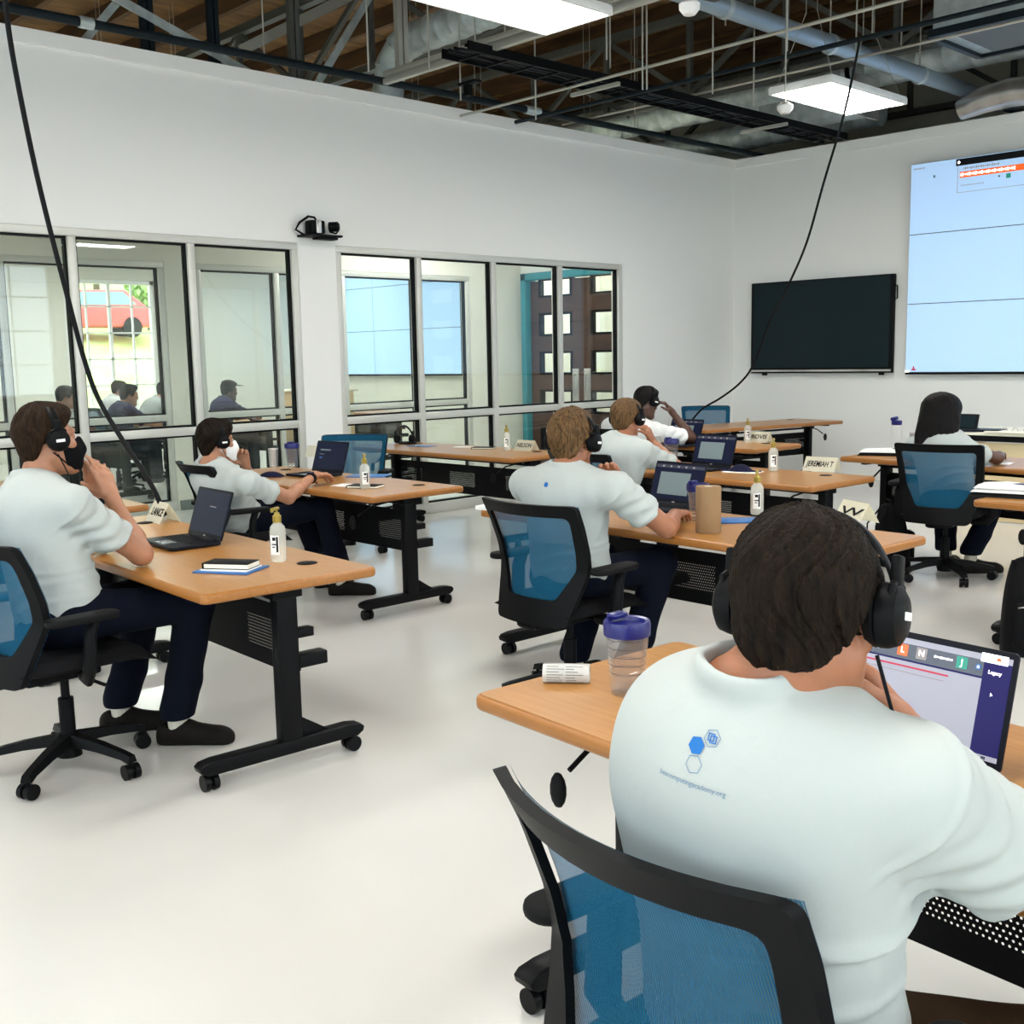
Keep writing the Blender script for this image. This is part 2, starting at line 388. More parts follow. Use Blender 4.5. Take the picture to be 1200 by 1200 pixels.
outside_window('window_5', FAR-.1, 7.32, 8.9, .72, 2.9, 3, 4)
outside_window('window_6', FAR-.1, -2.5, .5, .8, 2.85, 3, 3)
for i, y0 in enumerate((-3, 1.2, 5.4)): outside_window('window_%d' % (7+i), XR+.1, y0, y0+3, .9, 3.4, 3, 3)
for i, (x0, x1) in enumerate(((-7.2, -4.2), (-3, 0), (1, 3.6))): outside_window('window_%d' % (10+i), x0, 0, x1-x0, .9, 3.4, 3, 3, swap=True)
for i in (10, 11, 12):
    o = bpy.data.objects['window_%d' % i]; o.location = (o.location.x, YR-.1, .9); o.rotation_euler = (0, 0, -PI/2)

# corridor end wall with the double door
DY = 10.30
struct('wall_corridor', wall_y(DY, DY+.14, AI, A-.16, 0, 3.86, [(-10.40, -8.46, 0, 2.56)]), 'wall')
d = empty('door_1', (-9.43, DY+.02, 0), None, None); d['kind'] = 'structure'
f = MB()
for sx in (-1, 1): f.box((sx*.94, -.02, 1.28), (.09, .20, 2.56), bev=.006)
f.box((0, -.02, 2.52), (1.97, .20, .09), bev=.006); f.build('door_frame', 'teal', d)
for sx in (-1, 1):
    leaf = MB(); cx = sx*.447; W = .888
    zs = [(.30+.49*k, .30+.49*k+.27) for k in range(5)]
    leaf.box((cx-W/2+.085, 0, 1.235), (.17, .05, 2.45)); leaf.box((cx+W/2-.085, 0, 1.235), (.17, .05, 2.45))
    z = .01
    for z0, z1 in zs+[(2.46, 2.46)]:
        leaf.box((cx, 0, (z+z0)/2), (W-.34, .05, z0-z)); z = z1
    lo = leaf.build('door_leaf', 'doorwood', d)
    for z0, z1 in zs:
        g = MB()
        for zz in (z0, z1): g.box((cx, 0, zz), (W-.34+.03, .075, .028))
        for xx in (-1, 1): g.box((cx+xx*(W/2-.17), 0, (z0+z1)/2), (.028, .075, z1-z0))
        g.build('lite_trim', 'trim_and_shade', lo)
        p = MB(); p.box((cx, 0, (z0+z1)/2), (W-.34, .008, z1-z0)); p.build('pane', 'glass', lo, False)
    h = MB(); h.box((sx*.10, -.032, 1.13), (.11, .012, .42), bev=.003); h.build('push_plate', 'steel', lo)
    h = MB(); h.tube([(sx*.10, -.03, 1.0), (sx*.10, -.075, 1.0), (sx*.10, -.075, 1.26), (sx*.10, -.03, 1.26)], .011); h.build('door_handle', 'steel', lo)

# the outside seen through the far window
b = MB(); nx = 14
P = [[(FAR-.3-i*2.6, -8+j*2.2, -.1+max(0, i-1)*.70+.05*math.sin(i*1.7+j)) for j in range(24)] for i in range(nx)]
b.grid(P); tag(b.build('lawn', 'grass'), 'bright green lawn sloping up outside the far window', 'lawn', None, 'structure')
def tree(loc, h, r, label):
    t = empty('tree', loc, label, 'tree', 'trees outside the far window')
    q = MB(); q.tube([(0, 0, -.3), (.05, .02, h*.4), (0, .1, h*.8)], [.12, .09, .04]); q.build('trunk', 'bark', t)
    q = MB(); rnd = random.Random(int(h*100))
    for i in range(1600):
        a = Vector((rnd.gauss(0, 1), rnd.gauss(0, 1), rnd.gauss(0, 1))).normalized()*r*(rnd.random()**.4); a.z = a.z*1.1+h*.75
        e1 = Vector((rnd.uniform(-1, 1), rnd.uniform(-1, 1), rnd.uniform(-1, 1))).normalized()*.10; e2 = e1.orthogonal().normalized()*.06
        q.bm.faces.new([q.bm.verts.new(a+e1), q.bm.verts.new(a+e2), q.bm.verts.new(a-e1), q.bm.verts.new(a-e2)])
    q.build('crown', 'leaf', t)
tp = at(176, 372, x=-30.5); tree((-30.5, tp.y, 2.4), 1.9, .65, 'leafy tree right of the red car outside the far window')
tp = at(112, 330, x=-35); tree((-35, tp.y, 3.6), 3.2, 1.3, 'pale leafy tree behind the roof of the red car outside the far window')
tp = at(170, 330, x=-41); tree((-41, tp.y, 5.1), 4.0, 2.2, 'tall leafy tree behind the red car beyond the far window')
cl = at(104, 395, x=-29.5)
car = empty('car', (-29.5, cl.y, 2.22), 'red car parked on the slope beyond the far window', 'car', None, R(78)); car.scale = (.72, .8, .8)
q = MB(); q.prism([(-2.2, .35), (-2.2, .85), (-1.9, 1.0), (-1.2, 1.06), (-.65, 1.55), (1.2, 1.58), (1.95, 1.05), (2.2, .95), (2.2, .35)], 1.75, Matrix(((1, 0, 0, 0), (0, 0, -1, .87), (0, 1, 0, 0), (0, 0, 0, 1))), bev=.1); q.build('body', 'carred', car)
q = MB(); q.prism([(-1.05, 1.06), (-.6, 1.48), (1.12, 1.5), (1.6, 1.08)], 1.79, Matrix(((1, 0, 0, 0), (0, 0, -1, .895), (0, 1, 0, 0), (0, 0, 0, 1)))); q.build('side_window', 'carglass', car)
for x in (-1.4, 1.4):
    for y in (-.8, .8):
        q = MB(); q.cyl((x, y-.1, .34), (x, y+.1, .34), .34); q.build('wheel', 'tyre', car)

# ------------------------------------------------------------------ overhead
for i, ty in enumerate((3.4, 7.3, 11.0, 13.9)):
    t = empty('roof_truss', (0, ty, 4.5), ['grey steel roof truss nearest the front of the picture above the left wall', 'grey steel roof truss over the hanging light nearest the screen', 'grey steel roof truss just in front of the screen wall', 'grey steel roof truss beyond the screen wall'][i], 'truss')
    q = MB()
    for dx in (-.03, .03): q.box(((FAR+XR)/2, dx, 0), (XR-FAR, .05, .07))
    q.build('bottom_chord', 'truss', t)
    q = MB(); q.box(((FAR+XR)/2, 0, .92), (XR-FAR, .1, .09)); q.build('top_chord', 'truss', t)
    x = FAR+.6; k = 0
    while x < XR-1.3:
        q = MB(); q.beam((x, 0, .03), (x, 0, .9), .06, .06); q.build('post', 'truss', t)
        q = MB(); a, c = ((x, 0, .03), (x+1.3, 0, .9)) if k % 2 else ((x, 0, .9), (x+1.3, 0, .03)); q.beam(a, c, .055, .055); q.build('web', 'truss', t)
        x += 1.3; k += 1
def thing1(name, mb, m, label, cat, group=None, smooth=True):
    return tag(mb.build(name, m, None, smooth), label, cat, group)
# pipes
q = MB(); q.cyl((-7.98, -2, 3.905), (-7.98, B+2, 3.905), .033, seg=16); sp = thing1('sprinkler_pipe', q, 'blackpipe', 'long black pipe running just above the top of the left wall', 'pipe')
for yy in (3.55, 7.98, 8.07):
    q = MB(); q.cyl((-7.98, yy-.05, 3.905), (-7.98, yy+.05, 3.905), .042); q.build('coupling', 'galv', sp)
for yy in (5.0, 9.6):
    q = MB(); q.tube([(-7.98, yy, 3.94), (-7.98, yy, 5.7)], .006); q.build('hanger_rod', 'strut', sp)
q = MB(); q.cyl((-5.42, -2, 4.2), (-5.38, B+2.5, 4.2), .075, seg=24); bp = thing1('water_pipe', q, 'bluepipe', 'thick blue-grey pipe running over the lit panel toward the screen wall', 'pipe')
for yy in (7.6, 9.2, 10.9):
    q = MB(); q.cyl((-5.40, yy-.03, 4.2), (-5.40, yy+.03, 4.2), .088); q.build('coupling', 'galv', bp)
    q = MB(); q.tube([(-5.40, yy, 4.28), (-5.40, yy, 5.7)], .007); q.build('hanger_rod', 'strut', bp)
q = MB(); q.cyl((-8.1, 7.91, 3.8), (1.5, 7.85, 3.8), .019); thing1('black_conduit', q, 'blackpipe', 'thin black pipe crossing in front of the hanging panel light', 'pipe')
q = MB(); q.cyl((-8.4, 7.3, 3.8), (1.5, 7.2, 3.8), .013); thing1('conduit', q, 'strut', 'thin silver conduit above and parallel to the thin black pipe', 'conduit')
q = MB(); q.cyl((-8.4, 8.9, 3.95), (1.5, 8.9, 3.95), .012); thing1('conduit', q, 'strut', 'thin silver conduit farther back, nearest the round duct', 'conduit')
# strut channel beam with post
q = MB()
for dz in (-.032, .032): q.box((-5.42, 6.12, 3.90+dz), (4.9, .05, .045), bev=.004)
q.box((-5.42, 6.14, 3.90), (4.9, .02, .02)); sb = thing1('strut_channel', q, 'strut', 'pale double steel channel running from the left wall past the large panel light', 'steel channel')
q = MB(); q.box((0, 0, 0), (.20, .07, .02)); q.box((-.02, .0, -.05), (.05, .05, .09)); o = q.build('beam_clamp', 'plastic', sb); o.location = at(550, 88, y=6.1)-Vector((0, 0, .06))
def strut_post(px, py, x, z0, label, w=.1, m='strut'):
    p = at(px, py, x=x); q = MB()
    for s_ in (-1, 1): q.box((p.x, p.y+s_*w*.27, (z0+5.7)/2), (.05, w*.40, 5.7-z0))
    q.box((p.x-.02, p.y, (z0+5.7)/2), (.015, w, 5.7-z0)); thing1('strut_post', q, m, label, 'steel post', None, False)
strut_post(471, 60, -7.85, 3.95, 'pale steel post standing on the double channel by the duct elbow', .12)
strut_post(345, 60, -8.75, 2.9, 'grey steel post above the left wall, left of the duct elbow', .11, 'truss')
strut_post(250, 40, -8.9, 2.9, 'dark steel post above the left wall, second from the picture edge', .10, 'blackpipe')
strut_post(172, 30, -8.9, 2.9, 'dark steel post above the left wall, nearest the picture edge', .11, 'blackpipe')
def brace(p, q_, x, label, w=.07, m='galv'):
    a, c = at(*p, x=x), at(*q_, x=x); q = MB(); q.beam(a, c, w, .02); q.beam(a+Vector((.03, 0, 0)), c+Vector((.03, 0, 0)), .015, w); thing1('brace', q, m, label, 'steel brace', None, False)
brace((130, -4), (300, 92), -8.9, 'grey angle brace slanting down right above the left wall')
brace((280, 60), (420, -10), -9.1, 'pale brace slanting up right above the left wall', .09, 'strut')
brace((372, 95), (432, -5), -8.8, 'grey brace beside the duct elbow slanting up right', .07)
brace((96, 50), (140, -2), -9.0, 'grey brace at the upper left corner slanting up right', .06)
brace((655, 90), (760, 150), -9.6, 'grey brace below the dark cable tray slanting down right', .08, 'truss')
# ducts
def ring_tube(pts, r, m, name, parent=None, step=.28, seam=.006):
    """spiral duct: tube with raised seams"""
    P = [Vector(p) for p in pts]; out = []; rs = []
    for a, c in zip(P, P[1:]):
        n = max(1, int((c-a).length/step))
        for k in range(n):
            u = a.lerp(c, k/n); d_ = (c-a).normalized()
            for off, rr in ((-.014, r), (-.006, r+seam), (.006, r+seam), (.014, r)): out.append(u+d_*off); rs.append(rr)
    out.append(P[-1]); rs.append(r)
    q = MB(); q.tube(out, rs, 28); return q.build(name, m, parent)
dd = ring_tube([(-11.4, 11.6, 4.55), (XR-.5, 11.6, 4.55)], .21, 'galv', 'air_duct'); tag(dd, 'large round galvanised duct running across behind the hanging panel light', 'duct')
q = MB(); q.cyl((-6.5, 11.6, 4.55), (-6.45, 11.6, 4.55), .222); q.build('strap', 'plastic', dd)
dd = ring_tube([(-10.8, 12.4, 4.25), (-6.6, 12.4, 4.25)], .16, 'galv', 'air_duct'); tag(dd, 'smaller round duct low in the corner over the left wall', 'duct')
dd = ring_tube([(-7.0, 6.72, 4.42), (-8.1, 6.72, 4.40), (-8.38, 6.72, 4.36), (-8.54, 6.72, 4.22), (-8.60, 6.72, 4.0), (-8.60, 6.72, 3.3)], .145, 'galv', 'air_duct', None, .17); tag(dd, 'galvanised duct bending down in an elbow behind the left wall', 'duct')
q = MB(); q.box((-6.75, 11.2, 4.12), (1.2, .38, .26), bev=.01); db = thing1('duct_box', q, 'galv', 'square duct boots under the far end of the lit panel', 'duct')
q = MB(); q.box((-6.13, 11.2, 4.16), (.03, .50, .42), bev=.01); q.build('flange', 'steel', db)
b = at(1030, 385/3, z=4.0); q = MB()
q.tube([at(1125, 130, y=11.5), at(1150, 118, y=11.5), at(1185, 108, y=11.5), at(1215, 105, y=11.5)], [.10, .13, .14, .14], 16); thing1('flexible_duct', q, 'steel', 'crinkled foil duct resting on top of the screen wall', 'duct')
q = MB(); q.box((-1.9, 11.3, 4.15), (4.6, .35, .28), bev=.01); thing1('rectangular_duct', q, 'galv', 'rectangular duct along the top of the screen wall at the right', 'duct', None, False)
# air handler at the upper right
p0 = at(1096, 42, z=4.05); ah = empty('air_handler', p0, 'grey sheet-metal air unit hung at the upper right corner', 'air unit')
q = MB(); q.box((.95, .42, .30), (1.9, .95, .60), bev=.01); q.build('casing', 'galv', ah)
q = MB(); q.box((.95, -.07, 0), (1.94, .05, .06)); q.box((.95, .90, 0), (1.94, .05, .06)); q.box((-.02, .42, 0), (.05, .95, .06)); q.build('rail', 'blackpipe', ah)
q = MB(); q.box((.95, .42, -.012), (1.6, .7, .02)); q.build('access_panel', 'truss', ah)
# cable tray
ct = empty('cable_tray', (-6.64, 5.85, 3.84), 'black cable tray full of dark cables running toward the screen wall', 'cable tray')
q = MB()
for dx in (-.15, .15): q.box((dx, 2.8, 0), (.02, 5.6, .07))
for k in range(19): q.box((0, .15+k*.29, -.03), (.3, .015, .015))
q.build('side_rails', 'plastic', ct, False)
for k in range(6):
    q = MB(); rnd = random.Random(k); q.tube([(-.11+.045*k+rnd.uniform(-.015, .015), j*.4, -.01+rnd.uniform(0, .025)) for j in range(15)], .013, 6); q.build('cable', ['plastic', 'blackpipe', 'plastic'][k % 3], ct)
for yy in (1.6, 4.2):
    q = MB(); q.box((0, yy, -.06), (.55, .035, .03)); q.build('trapeze', 'strut', ct)
q = MB(); q.box((-4.7, 7.0, 4.12), (.12, 1.0, .04), Matrix.Rotation(R(78), 3, 'Z')); thing1('strut_bracket', q, 'truss', 'short dark strut bracket strapped across the blue-grey pipe', 'bracket', None, False)
# threaded rods
rods = [(432, 84, 8.2), (503, 80, 8.6), (557, 58, 9), (592, 52, 9.2), (628, 140, 9.5), (711, 70, 8.2), (753, 105, 8.6), (758, 105, 8.7), (835, 110, 9), (850, 30, 9), (883, 125, 9.6), (1003, 60, 9.4), (1022, 45, 9.5), (1056, 55, 10), (715, 80, 9.3), (922, 60, 7.3), (540, 118, 9.3)]
for i, (px, py, dep) in enumerate(rods):
    p = at(px, py, d=dep); q = MB(); q.tube([(0, 0, 0), (0, 0, 5.705-p.z)], .007, 6)
    o = q.build('threaded_rod', 'strut', None, loc=p); tag(o, 'thin steel threaded rod hanging from the roof among the pipes', 'rod', 'threaded rods under the roof')
# pendant sensors
for (px, py, dep, lab) in ((920, 127, 8.6, 'small white dome sensor hanging left of the lit panel'), (808, 9, 6.4, 'small white dome sensor at the top edge above the thin conduit')):
    p = at(px, py, d=dep); s_ = empty('ceiling_sensor', p, lab, 'sensor')
    q = MB(); q.lathe([(0, -.045), (.035, -.04), (.06, -.01), (.062, .02), (.03, .045), (0, .05)], 20); q.build('dome', 'white', s_)
    q = MB(); q.tube([(0, 0, .04), (0, 0, 5.6-p.z)], .006, 6); q.build('drop_cord', 'strut', s_)
# panel lights: 60 x 120 cm, hung at 3.55 m
def lamp(cx, cy, label, z=3.55):
    t = empty('ceiling_light', (cx, cy, z), label, 'light', 'hanging panel lights')
    f = MB()
    for sx in (-1, 1): f.box((sx*.275, 0, .02), (.022, 1.22, .05), bev=.004)
    for sy in (-1, 1): f.box((0, sy*.60, .02), (.56, .022, .05), bev=.004)
    f.box((0, 0, .05), (.56, 1.21, .012)); f.build('frame', 'white', t)
    q = MB(); q.box((0, 0, .002), (.53, 1.18, .006)); q.build('diffuser', 'lampglow', t, False)
    for sx in (-1, 1):
        for sy in (-1, 1): q = MB(); q.tube([(sx*.25, sy*.55, .05), (sx*.05, sy*.45, .6), (sx*.05, sy*.45, 5.71-z)], .003, 5); q.build('hanger_wire', 'strut', t)
lamp(-4.91, 8.53, 'lit white panel light hanging near the corner, below the blue-grey pipe')
lamp(-4.91, 4.75, 'large lit panel light at the top edge, cut off by the picture')
for i, (x, y) in enumerate(((-4.95, 1.0), (-4.95, -2.7), (-1.25, 8.42), (-1.25, 4.74), (-1.25, 1.0), (-1.25, -2.7), (2.4, 8.42), (2.4, 4.74), (2.4, 1.0), (2.4, -2.7))):
    lamp(x, y, 'lit panel light over the middle of the room, outside the picture')
for (x, y) in ((-9.45, 1.0), (-9.45, 8.2)): lamp(x, y, 'unseen panel light added to brighten the corridor, behind the left wall', 3.4)  # unseen lamps, added so the corridor looks brighter through the glass
for (x, y) in ((-12.6, 2.6), (-12.6, 6.2), (-12.6, 9.3), (-15.8, 4.4), (-15.8, 7.4), (-15.8, 10.2)): lamp(x, y, 'unseen panel light added to light the next room, behind the left wall', 3.4)  # unseen lamps, added to give the next room enough light
lamp(-9.4, 10.85, 'lit panel light beyond the corridor door', 3.1)
# world
w = bpy.data.worlds.new('sky'); SC.world = w; w.use_nodes = True
nt = w.node_tree; bg = nt.nodes['Background']; bg.inputs[0].default_value = (.80, .90, 1, 1); bg.inputs[1].default_value = 2.2
SC.view_settings.view_transform = 'Standard'; SC.view_settings.look = 'None'; SC.view_settings.gamma = 1; SC.view_settings.use_curve_mapping = False
SC.view_settings.exposure = 0
# ------------------------------------------------------------------ tables
TH, TD = .735, .70
def rounded(w, h, r, n=5):
    o = []
    for (sx, sy, a0) in ((1, 1, 0), (-1, 1, 90), (-1, -1, 180), (1, -1, 270)):
        for k in range(n+1):
            a = R(a0+90*k/n); o.append((sx*(w/2-r)+r*math.cos(a), sy*(h/2-r)+r*math.sin(a)))
    return o
def caster(parent, name, loc, r=.030, yaw=0):
    q = MB(); c, s_ = math.cos(yaw), math.sin(yaw)
    for d_ in (-.017, .017): q.cyl(Vector(loc)+Vector((c*(d_-.010), s_*(d_-.010), 0)), Vector(loc)+Vector((c*(d_+.010), s_*(d_+.010), 0)), r, seg=18)
    q.cyl(Vector(loc)+Vector((-c*.01, -s_*.01, 0)), Vector(loc)+Vector((c*.01, s_*.01, 0)), r*.6, seg=12)
    q.cyl(loc, Vector(loc)+Vector((0, 0, r+.018)), .009, seg=10)
    return q.build(name, 'wheel', parent)
def make_table(L):
    t = empty('training_table', (0, 0, 0), None, 'table', 'flip-top training tables')
    q = MB(); q.prism(rounded(L, TD, .03), .036, Matrix.Translation((0, 0, TH-.036)), bev=.011); top = q.build('tabletop', 'edge', t, ang=50)
    q = MB(); q.prism(rounded(L-.022, TD-.022, .022), .0012, Matrix.Translation((0, 0, TH-.0004))); q.build('top_laminate', 'top', top)
    for sx in (-1, 1):
        q = MB(); q.lathe([(.0, .004), (.034, .004), (.040, .002), (.040, 0)], 24, Matrix.Translation((sx*(L/2-.26), .20, TH))); q.build('grommet', 'plastic', t)
    for sx in (-1, 1):
        x = sx*(L/2-.15)
        q = MB(); q.box((x, .03, .39), (.055, .085, .62), bev=.006); q.prism([(.07, .10), (.07, .19), (.21, .10)], .012, Matrix(((0, 0, 1, x-.006), (1, 0, 0, 0), (0, 1, 0, 0), (0, 0, 0, 1)))); lg = q.build('leg', 'black', t)
        q = MB(); q.box((x, 0, .690), (.045, .52, .022), bev=.004); q.box((x, .03, .665), (.075, .12, .035), bev=.004); q.build('top_bracket', 'black', t)
        q = MB(); q.prism([(-.31, .060), (-.335, .075), (-.34, .092), (-.325, .105), (-.28, .112), (.28, .112), (.325, .105), (.34, .092), (.335, .075), (.31, .060)], .062, Matrix(((0, 0, 1, x-.031), (1, 0, 0, 0), (0, 1, 0, 0), (0, 0, 0, 1))), bev=.006); ft = q.build('foot', 'black', t)
        for sy in (-1, 1): caster(ft, 'caster', (x, sy*.295, .030), .030, R(90) if sy < 0 else 0)
        q = MB(); q.tube([(x-sx*.07, .0, .672), (x-sx*.09, -.18, .645), (x-sx*.095, -.27, .60)], .006, 8)
        q.sph((x-sx*.097, -.305, .565), .03, 14, (.75, .5, 1.35)); q.build('tilt_lever', 'pad', t)
        q = MB(); q.box((x, .105, .505), (.045, .07, .035), bev=.004); q.build('hook_bracket', 'black', t)
        q = MB(); q.box((x, .13, .40), (.06, .12, .05), bev=.005); q.build('tray_bracket', 'black', t)
    w = L-.30
    q = MB(); q.box((0, .055, .475), (w-.05, .0014, .25)); q.build('modesty_panel', 'perf', t, False)
    q = MB(); q.box((0, .08, .352), (w-.05, .046, .005)); q.box((0, .102, .359), (w-.05, .004, .018)); q.build('cable_trough', 'black', t)
    q = MB(); q.tube([(-w/2, .045, .645), (w/2, .045, .645)], .011, 10); q.build('cross_rod', 'black', t)
    return t
TL = 2.05
tproto = make_table(TL); tcount = [0]
def corner_loc(c, corner, rz):
    dx, dy = {'FR': (-TL/2, TD/2), 'FL': (TL/2, TD/2)}[corner]
    return Vector((c[0]+math.cos(rz)*dx-math.sin(rz)*dy, c[1]+math.sin(rz)*dx+math.cos(rz)*dy, 0))
TABLES = {}
def table(key, c, corner, rot, label):
    rz = R(rot); loc = corner_loc(c, corner, rz)
    if tcount[0] == 0: o = tproto; o.location = loc; o.rotation_euler = (0, 0, rz); o['label'] = label
    else: o = copy_tree(tproto, loc, rz, label)
    tcount[0] += 1; TABLES[key] = (loc, rz); return o
table('T0', (-5.75, 2.02), 'FR', -3, 'wooden training table at the left picture edge, behind the masked man')
t1 = table('T1', (-3.30, 1.73), 'FR', -3, 'wooden training table at the front left under the open laptop and blue folder')
for c_ in kids(t1):
    if c_.name.startswith('tilt_lever') and c_.data.vertices[0].co.x > 0: bpy.data.objects.remove(c_)
table('T2', (-4.97, 3.66), 'FR', -1, 'wooden training table second from front on the left, with black notebook')
table('T3', (-6.02, 5.76), 'FR', 0, 'wooden training table beside the glazed wall with a headset and name card')
table('T4', (-6.62, 9.05), 'FL', 79, 'wooden training table farthest back, by the corner of the room')
table('T5', (-4.95, 7.42), 'FR', 0, 'short-looking wooden training table in front of the farthest one, with small laptop')
table('T6', (-3.31, 5.54), 'FR', -2, 'wooden training table in the middle with a dark cloth mask and name card')
table('T7', (-4.12, 3.71), 'FL', -2, 'wooden training table with the brown paper towel roll')
table('T8', (-1.84, 1.62), 'FL', -4.5, 'wooden training table nearest the viewer, with clear tumbler and rolled paper')
table('T9', (-4.12, 7.25), 'FL', -6, 'wooden training table in front of the long-haired person')
table('T10', (-2.39, 5.53), 'FL', -3, 'wooden training table at the right picture edge with folded shirts')
TABLES['T4r'] = TABLES['T4']

# ------------------------------------------------------------------ chairs
def yprof(z): return float(np.interp(z, [.40, .50, .60, .66, .74, .85, .96], [-.262, -.240, -.215, -.206, -.222, -.262, -.315]))
def ysurf(x, z): return yprof(z)+.075*(x/.27)**2
def ring_pts(corners, n=10):
    """closed polyline with rounded corners, resampled"""
    P = []; m = len(corners)
    for i in range(m):
        a, c, e = Vector(corners[i-1]), Vector(corners[i]), Vector(corners[(i+1) % m])
        r = .028; u = c+(a-c).normalized()*r; v = c+(e-c).normalized()*r
        for k in range(6):
            t = k/5; P.append((1-t)**2*u+2*t*(1-t)*c+t*t*v)
    out = []
    for i in range(m):
        s0 = P[i*6:(i+1)*6]; out += s0
        a, c = P[i*6+5], P[(i*6+6) % len(P)]
        for k in range(1, n): out.append(a.lerp(c, k/n))
    return out
def make_chair():
    t = empty('office_chair', (0, 0, 0), None, 'chair', 'blue mesh office chairs')
    q = MB(); q.cyl((0, 0, .055), (0, 0, .13), .045, .038); q.build('base_hub', 'plastic', t)
    for k in range(5):
        a = R(92+72*k); c, s_ = math.cos(a), math.sin(a); q = MB()
        P = [(.03, .125, .030, .020), (.16, .112, .026, .016), (.27, .092, .022, .013), (.305, .080, .022, .014)]
        rows = []
        for (r_, z, w, h) in P:
            rows.append([Vector((c*r_-s_*yy, s_*r_+c*yy, z+zz)) for yy, zz in ((-w, -h), (-w*.6, h), (w*.6, h), (w, -h))])
        V = [[q.bm.verts.new(p) for p in row] for row in rows]
        for i in range(3):
            for j in range(4): q.bm.faces.new((V[i][j], V[i][(j+1) % 4], V[i+1][(j+1) % 4], V[i+1][j]))
        q.bm.faces.new(V[0]); q.bm.faces.new(V[-1]); lg = q.build('leg', 'plastic', t, ang=60)
        caster(lg, 'caster', (c*.295, s_*.295, .030), .030, a+R(70))
    q = MB(); q.cyl((0, 0, .12), (0, 0, .29), .028); q.cyl((0, 0, .29), (0, 0, .40), .016); q.build('gas_column', 'plastic', t)
    q = MB(); q.box((0, -.03, .405), (.17, .28, .05), bev=.012); q.box((0, -.19, .405), (.10, .16, .035), bev=.01); q.build('tilt_mechanism', 'plastic', t)
    q = MB(); q.tube([(.08, .02, .40), (.22, .02, .395), (.27, .03, .39)], .007); q.build('lift_lever', 'plastic', t)
    # seat: soft rounded cushion with waterfall front
    b = bmesh.new(); nu, nv = 16, 16; q = MB()
    def seatp(u, v, top):
        sx = math.copysign(abs(u)**.9, u); x = .245*u*(1-.06*max(0, -v)); yy = .245*v+.0
        e = max(0, 1-(abs(u)**6+abs(v)**6))**.35
        z = .452+(.052*e if top else -.018*e)-.025*max(0, v-.55)**2*6+.012*u*u
        return Vector((x, yy+.01, z))
    for top in (True, False): q.grid([[seatp(-1+2*j/nu, -1+2*i/nv, top) for j in range(nu+1)] for i in range(nv+1)])
    bmesh.ops.remove_doubles(q.bm, verts=q.bm.verts[:], dist=.0005); q.build('seat', 'seat', t, ang=70)
    # backrest frame
    outer = ring_pts([(-.275, .955), (.275, .955), (.258, .66), (.20, .415), (-.20, .415), (-.258, .66)])
    inner = ring_pts([(-.232, .900), (.232, .900), (.212, .665), (.135, .525), (-.135, .525), (-.212, .665)])
    q = MB(); th = .024
    def mk(p, off): return q.bm.verts.new((p.x, ysurf(p.x, p.y)+off, p.y))
    O = [(mk(p, 0), mk(p, -th)) for p in outer]; I = [(mk(p, -.002), mk(p, -th+.004)) for p in inner]; n = len(O)
    for i in range(n):
        j = (i+1) % n
        q.bm.faces.new((O[i][0], O[j][0], I[j][0], I[i][0])); q.bm.faces.new((O[i][1], I[i][1], I[j][1], O[j][1]))
        q.bm.faces.new((O[i][0], O[i][1], O[j][1], O[j][0])); q.bm.faces.new((I[i][0], I[j][0], I[j][1], I[i][1]))
    q.build('back_frame', 'plastic', t, ang=35)
    q = MB(); rows = []
    for i in range(25):
        z = .43+(.95-.43)*i/24
        hw = float(np.interp(z, [.415, .66, .955], [.195, .254, .271])); rows.append([Vector((hw*u, ysurf(hw*u, z)+.007, z)) for u in np.linspace(-1, 1, 21)])
    q.grid(rows); q.build('back_mesh', 'mesh', t, ang=80)
    q = MB(); q.box((0, -.245, .425), (.12, .05, .07), bev=.012); q.build('back_bracket', 'plastic', t)
    for sx in (-1, 1):
        q = MB(); P = [(sx*.16, .0, .415), (sx*.25, -.02, .42), (sx*.29, -.03, .47), (sx*.295, -.02, .60), (sx*.292, .0, .655)]
        q.tube(P, [.018, .02, .024, .022, .02], 10, flat=1.5); ar = q.build('armrest', 'plastic', t)
        q = MB(); q.prism(rounded(.085, .26, .04), .028, Matrix.Translation((sx*.298, -.045, .650)), bev=.010); q.build('arm_pad', 'pad', ar)
    return t
cproto = make_chair(); ccount = [0]
def chair(loc, rot, label, sz=1.0):
    o = cproto if ccount[0] == 0 else copy_tree(cproto)
    o.location = (loc[0], loc[1], 0); o.rotation_euler = (0, 0, R(rot)); o['label'] = label
    if sz != 1.0: o.scale = (1, 1, sz)
    ccount[0] += 1; return o
chair((-.845, 1.27), -7, 'blue mesh office chair nearest the viewer, its back cut off by the lower edge', .95)
chair((-4.03, 1.535), 2, 'blue mesh office chair at the lower left, under the masked man')
chair((-6.02, 3.42), -8, 'blue mesh office chair on the left under the person in a white mask')
chair((-7.10, 5.02), 218, 'empty teal mesh office chair turned toward the viewer beside the glazed wall')
chair((-3.22, 3.42), 0, 'blue mesh office chair under the sandy-haired man at the paper roll table')
chair((-4.62, 5.26), -4, 'blue mesh office chair under the second sandy-haired person, behind the middle laptop')
chair((-6.02, 7.05), 0, 'blue mesh office chair under the person holding up a hand near the corner')
chair((-7.36, 10.1), 222, 'empty teal mesh office chair turned toward the viewer in the far corner')
chair((-3.18, 6.98), 10, 'blue mesh office chair under the long-haired person')

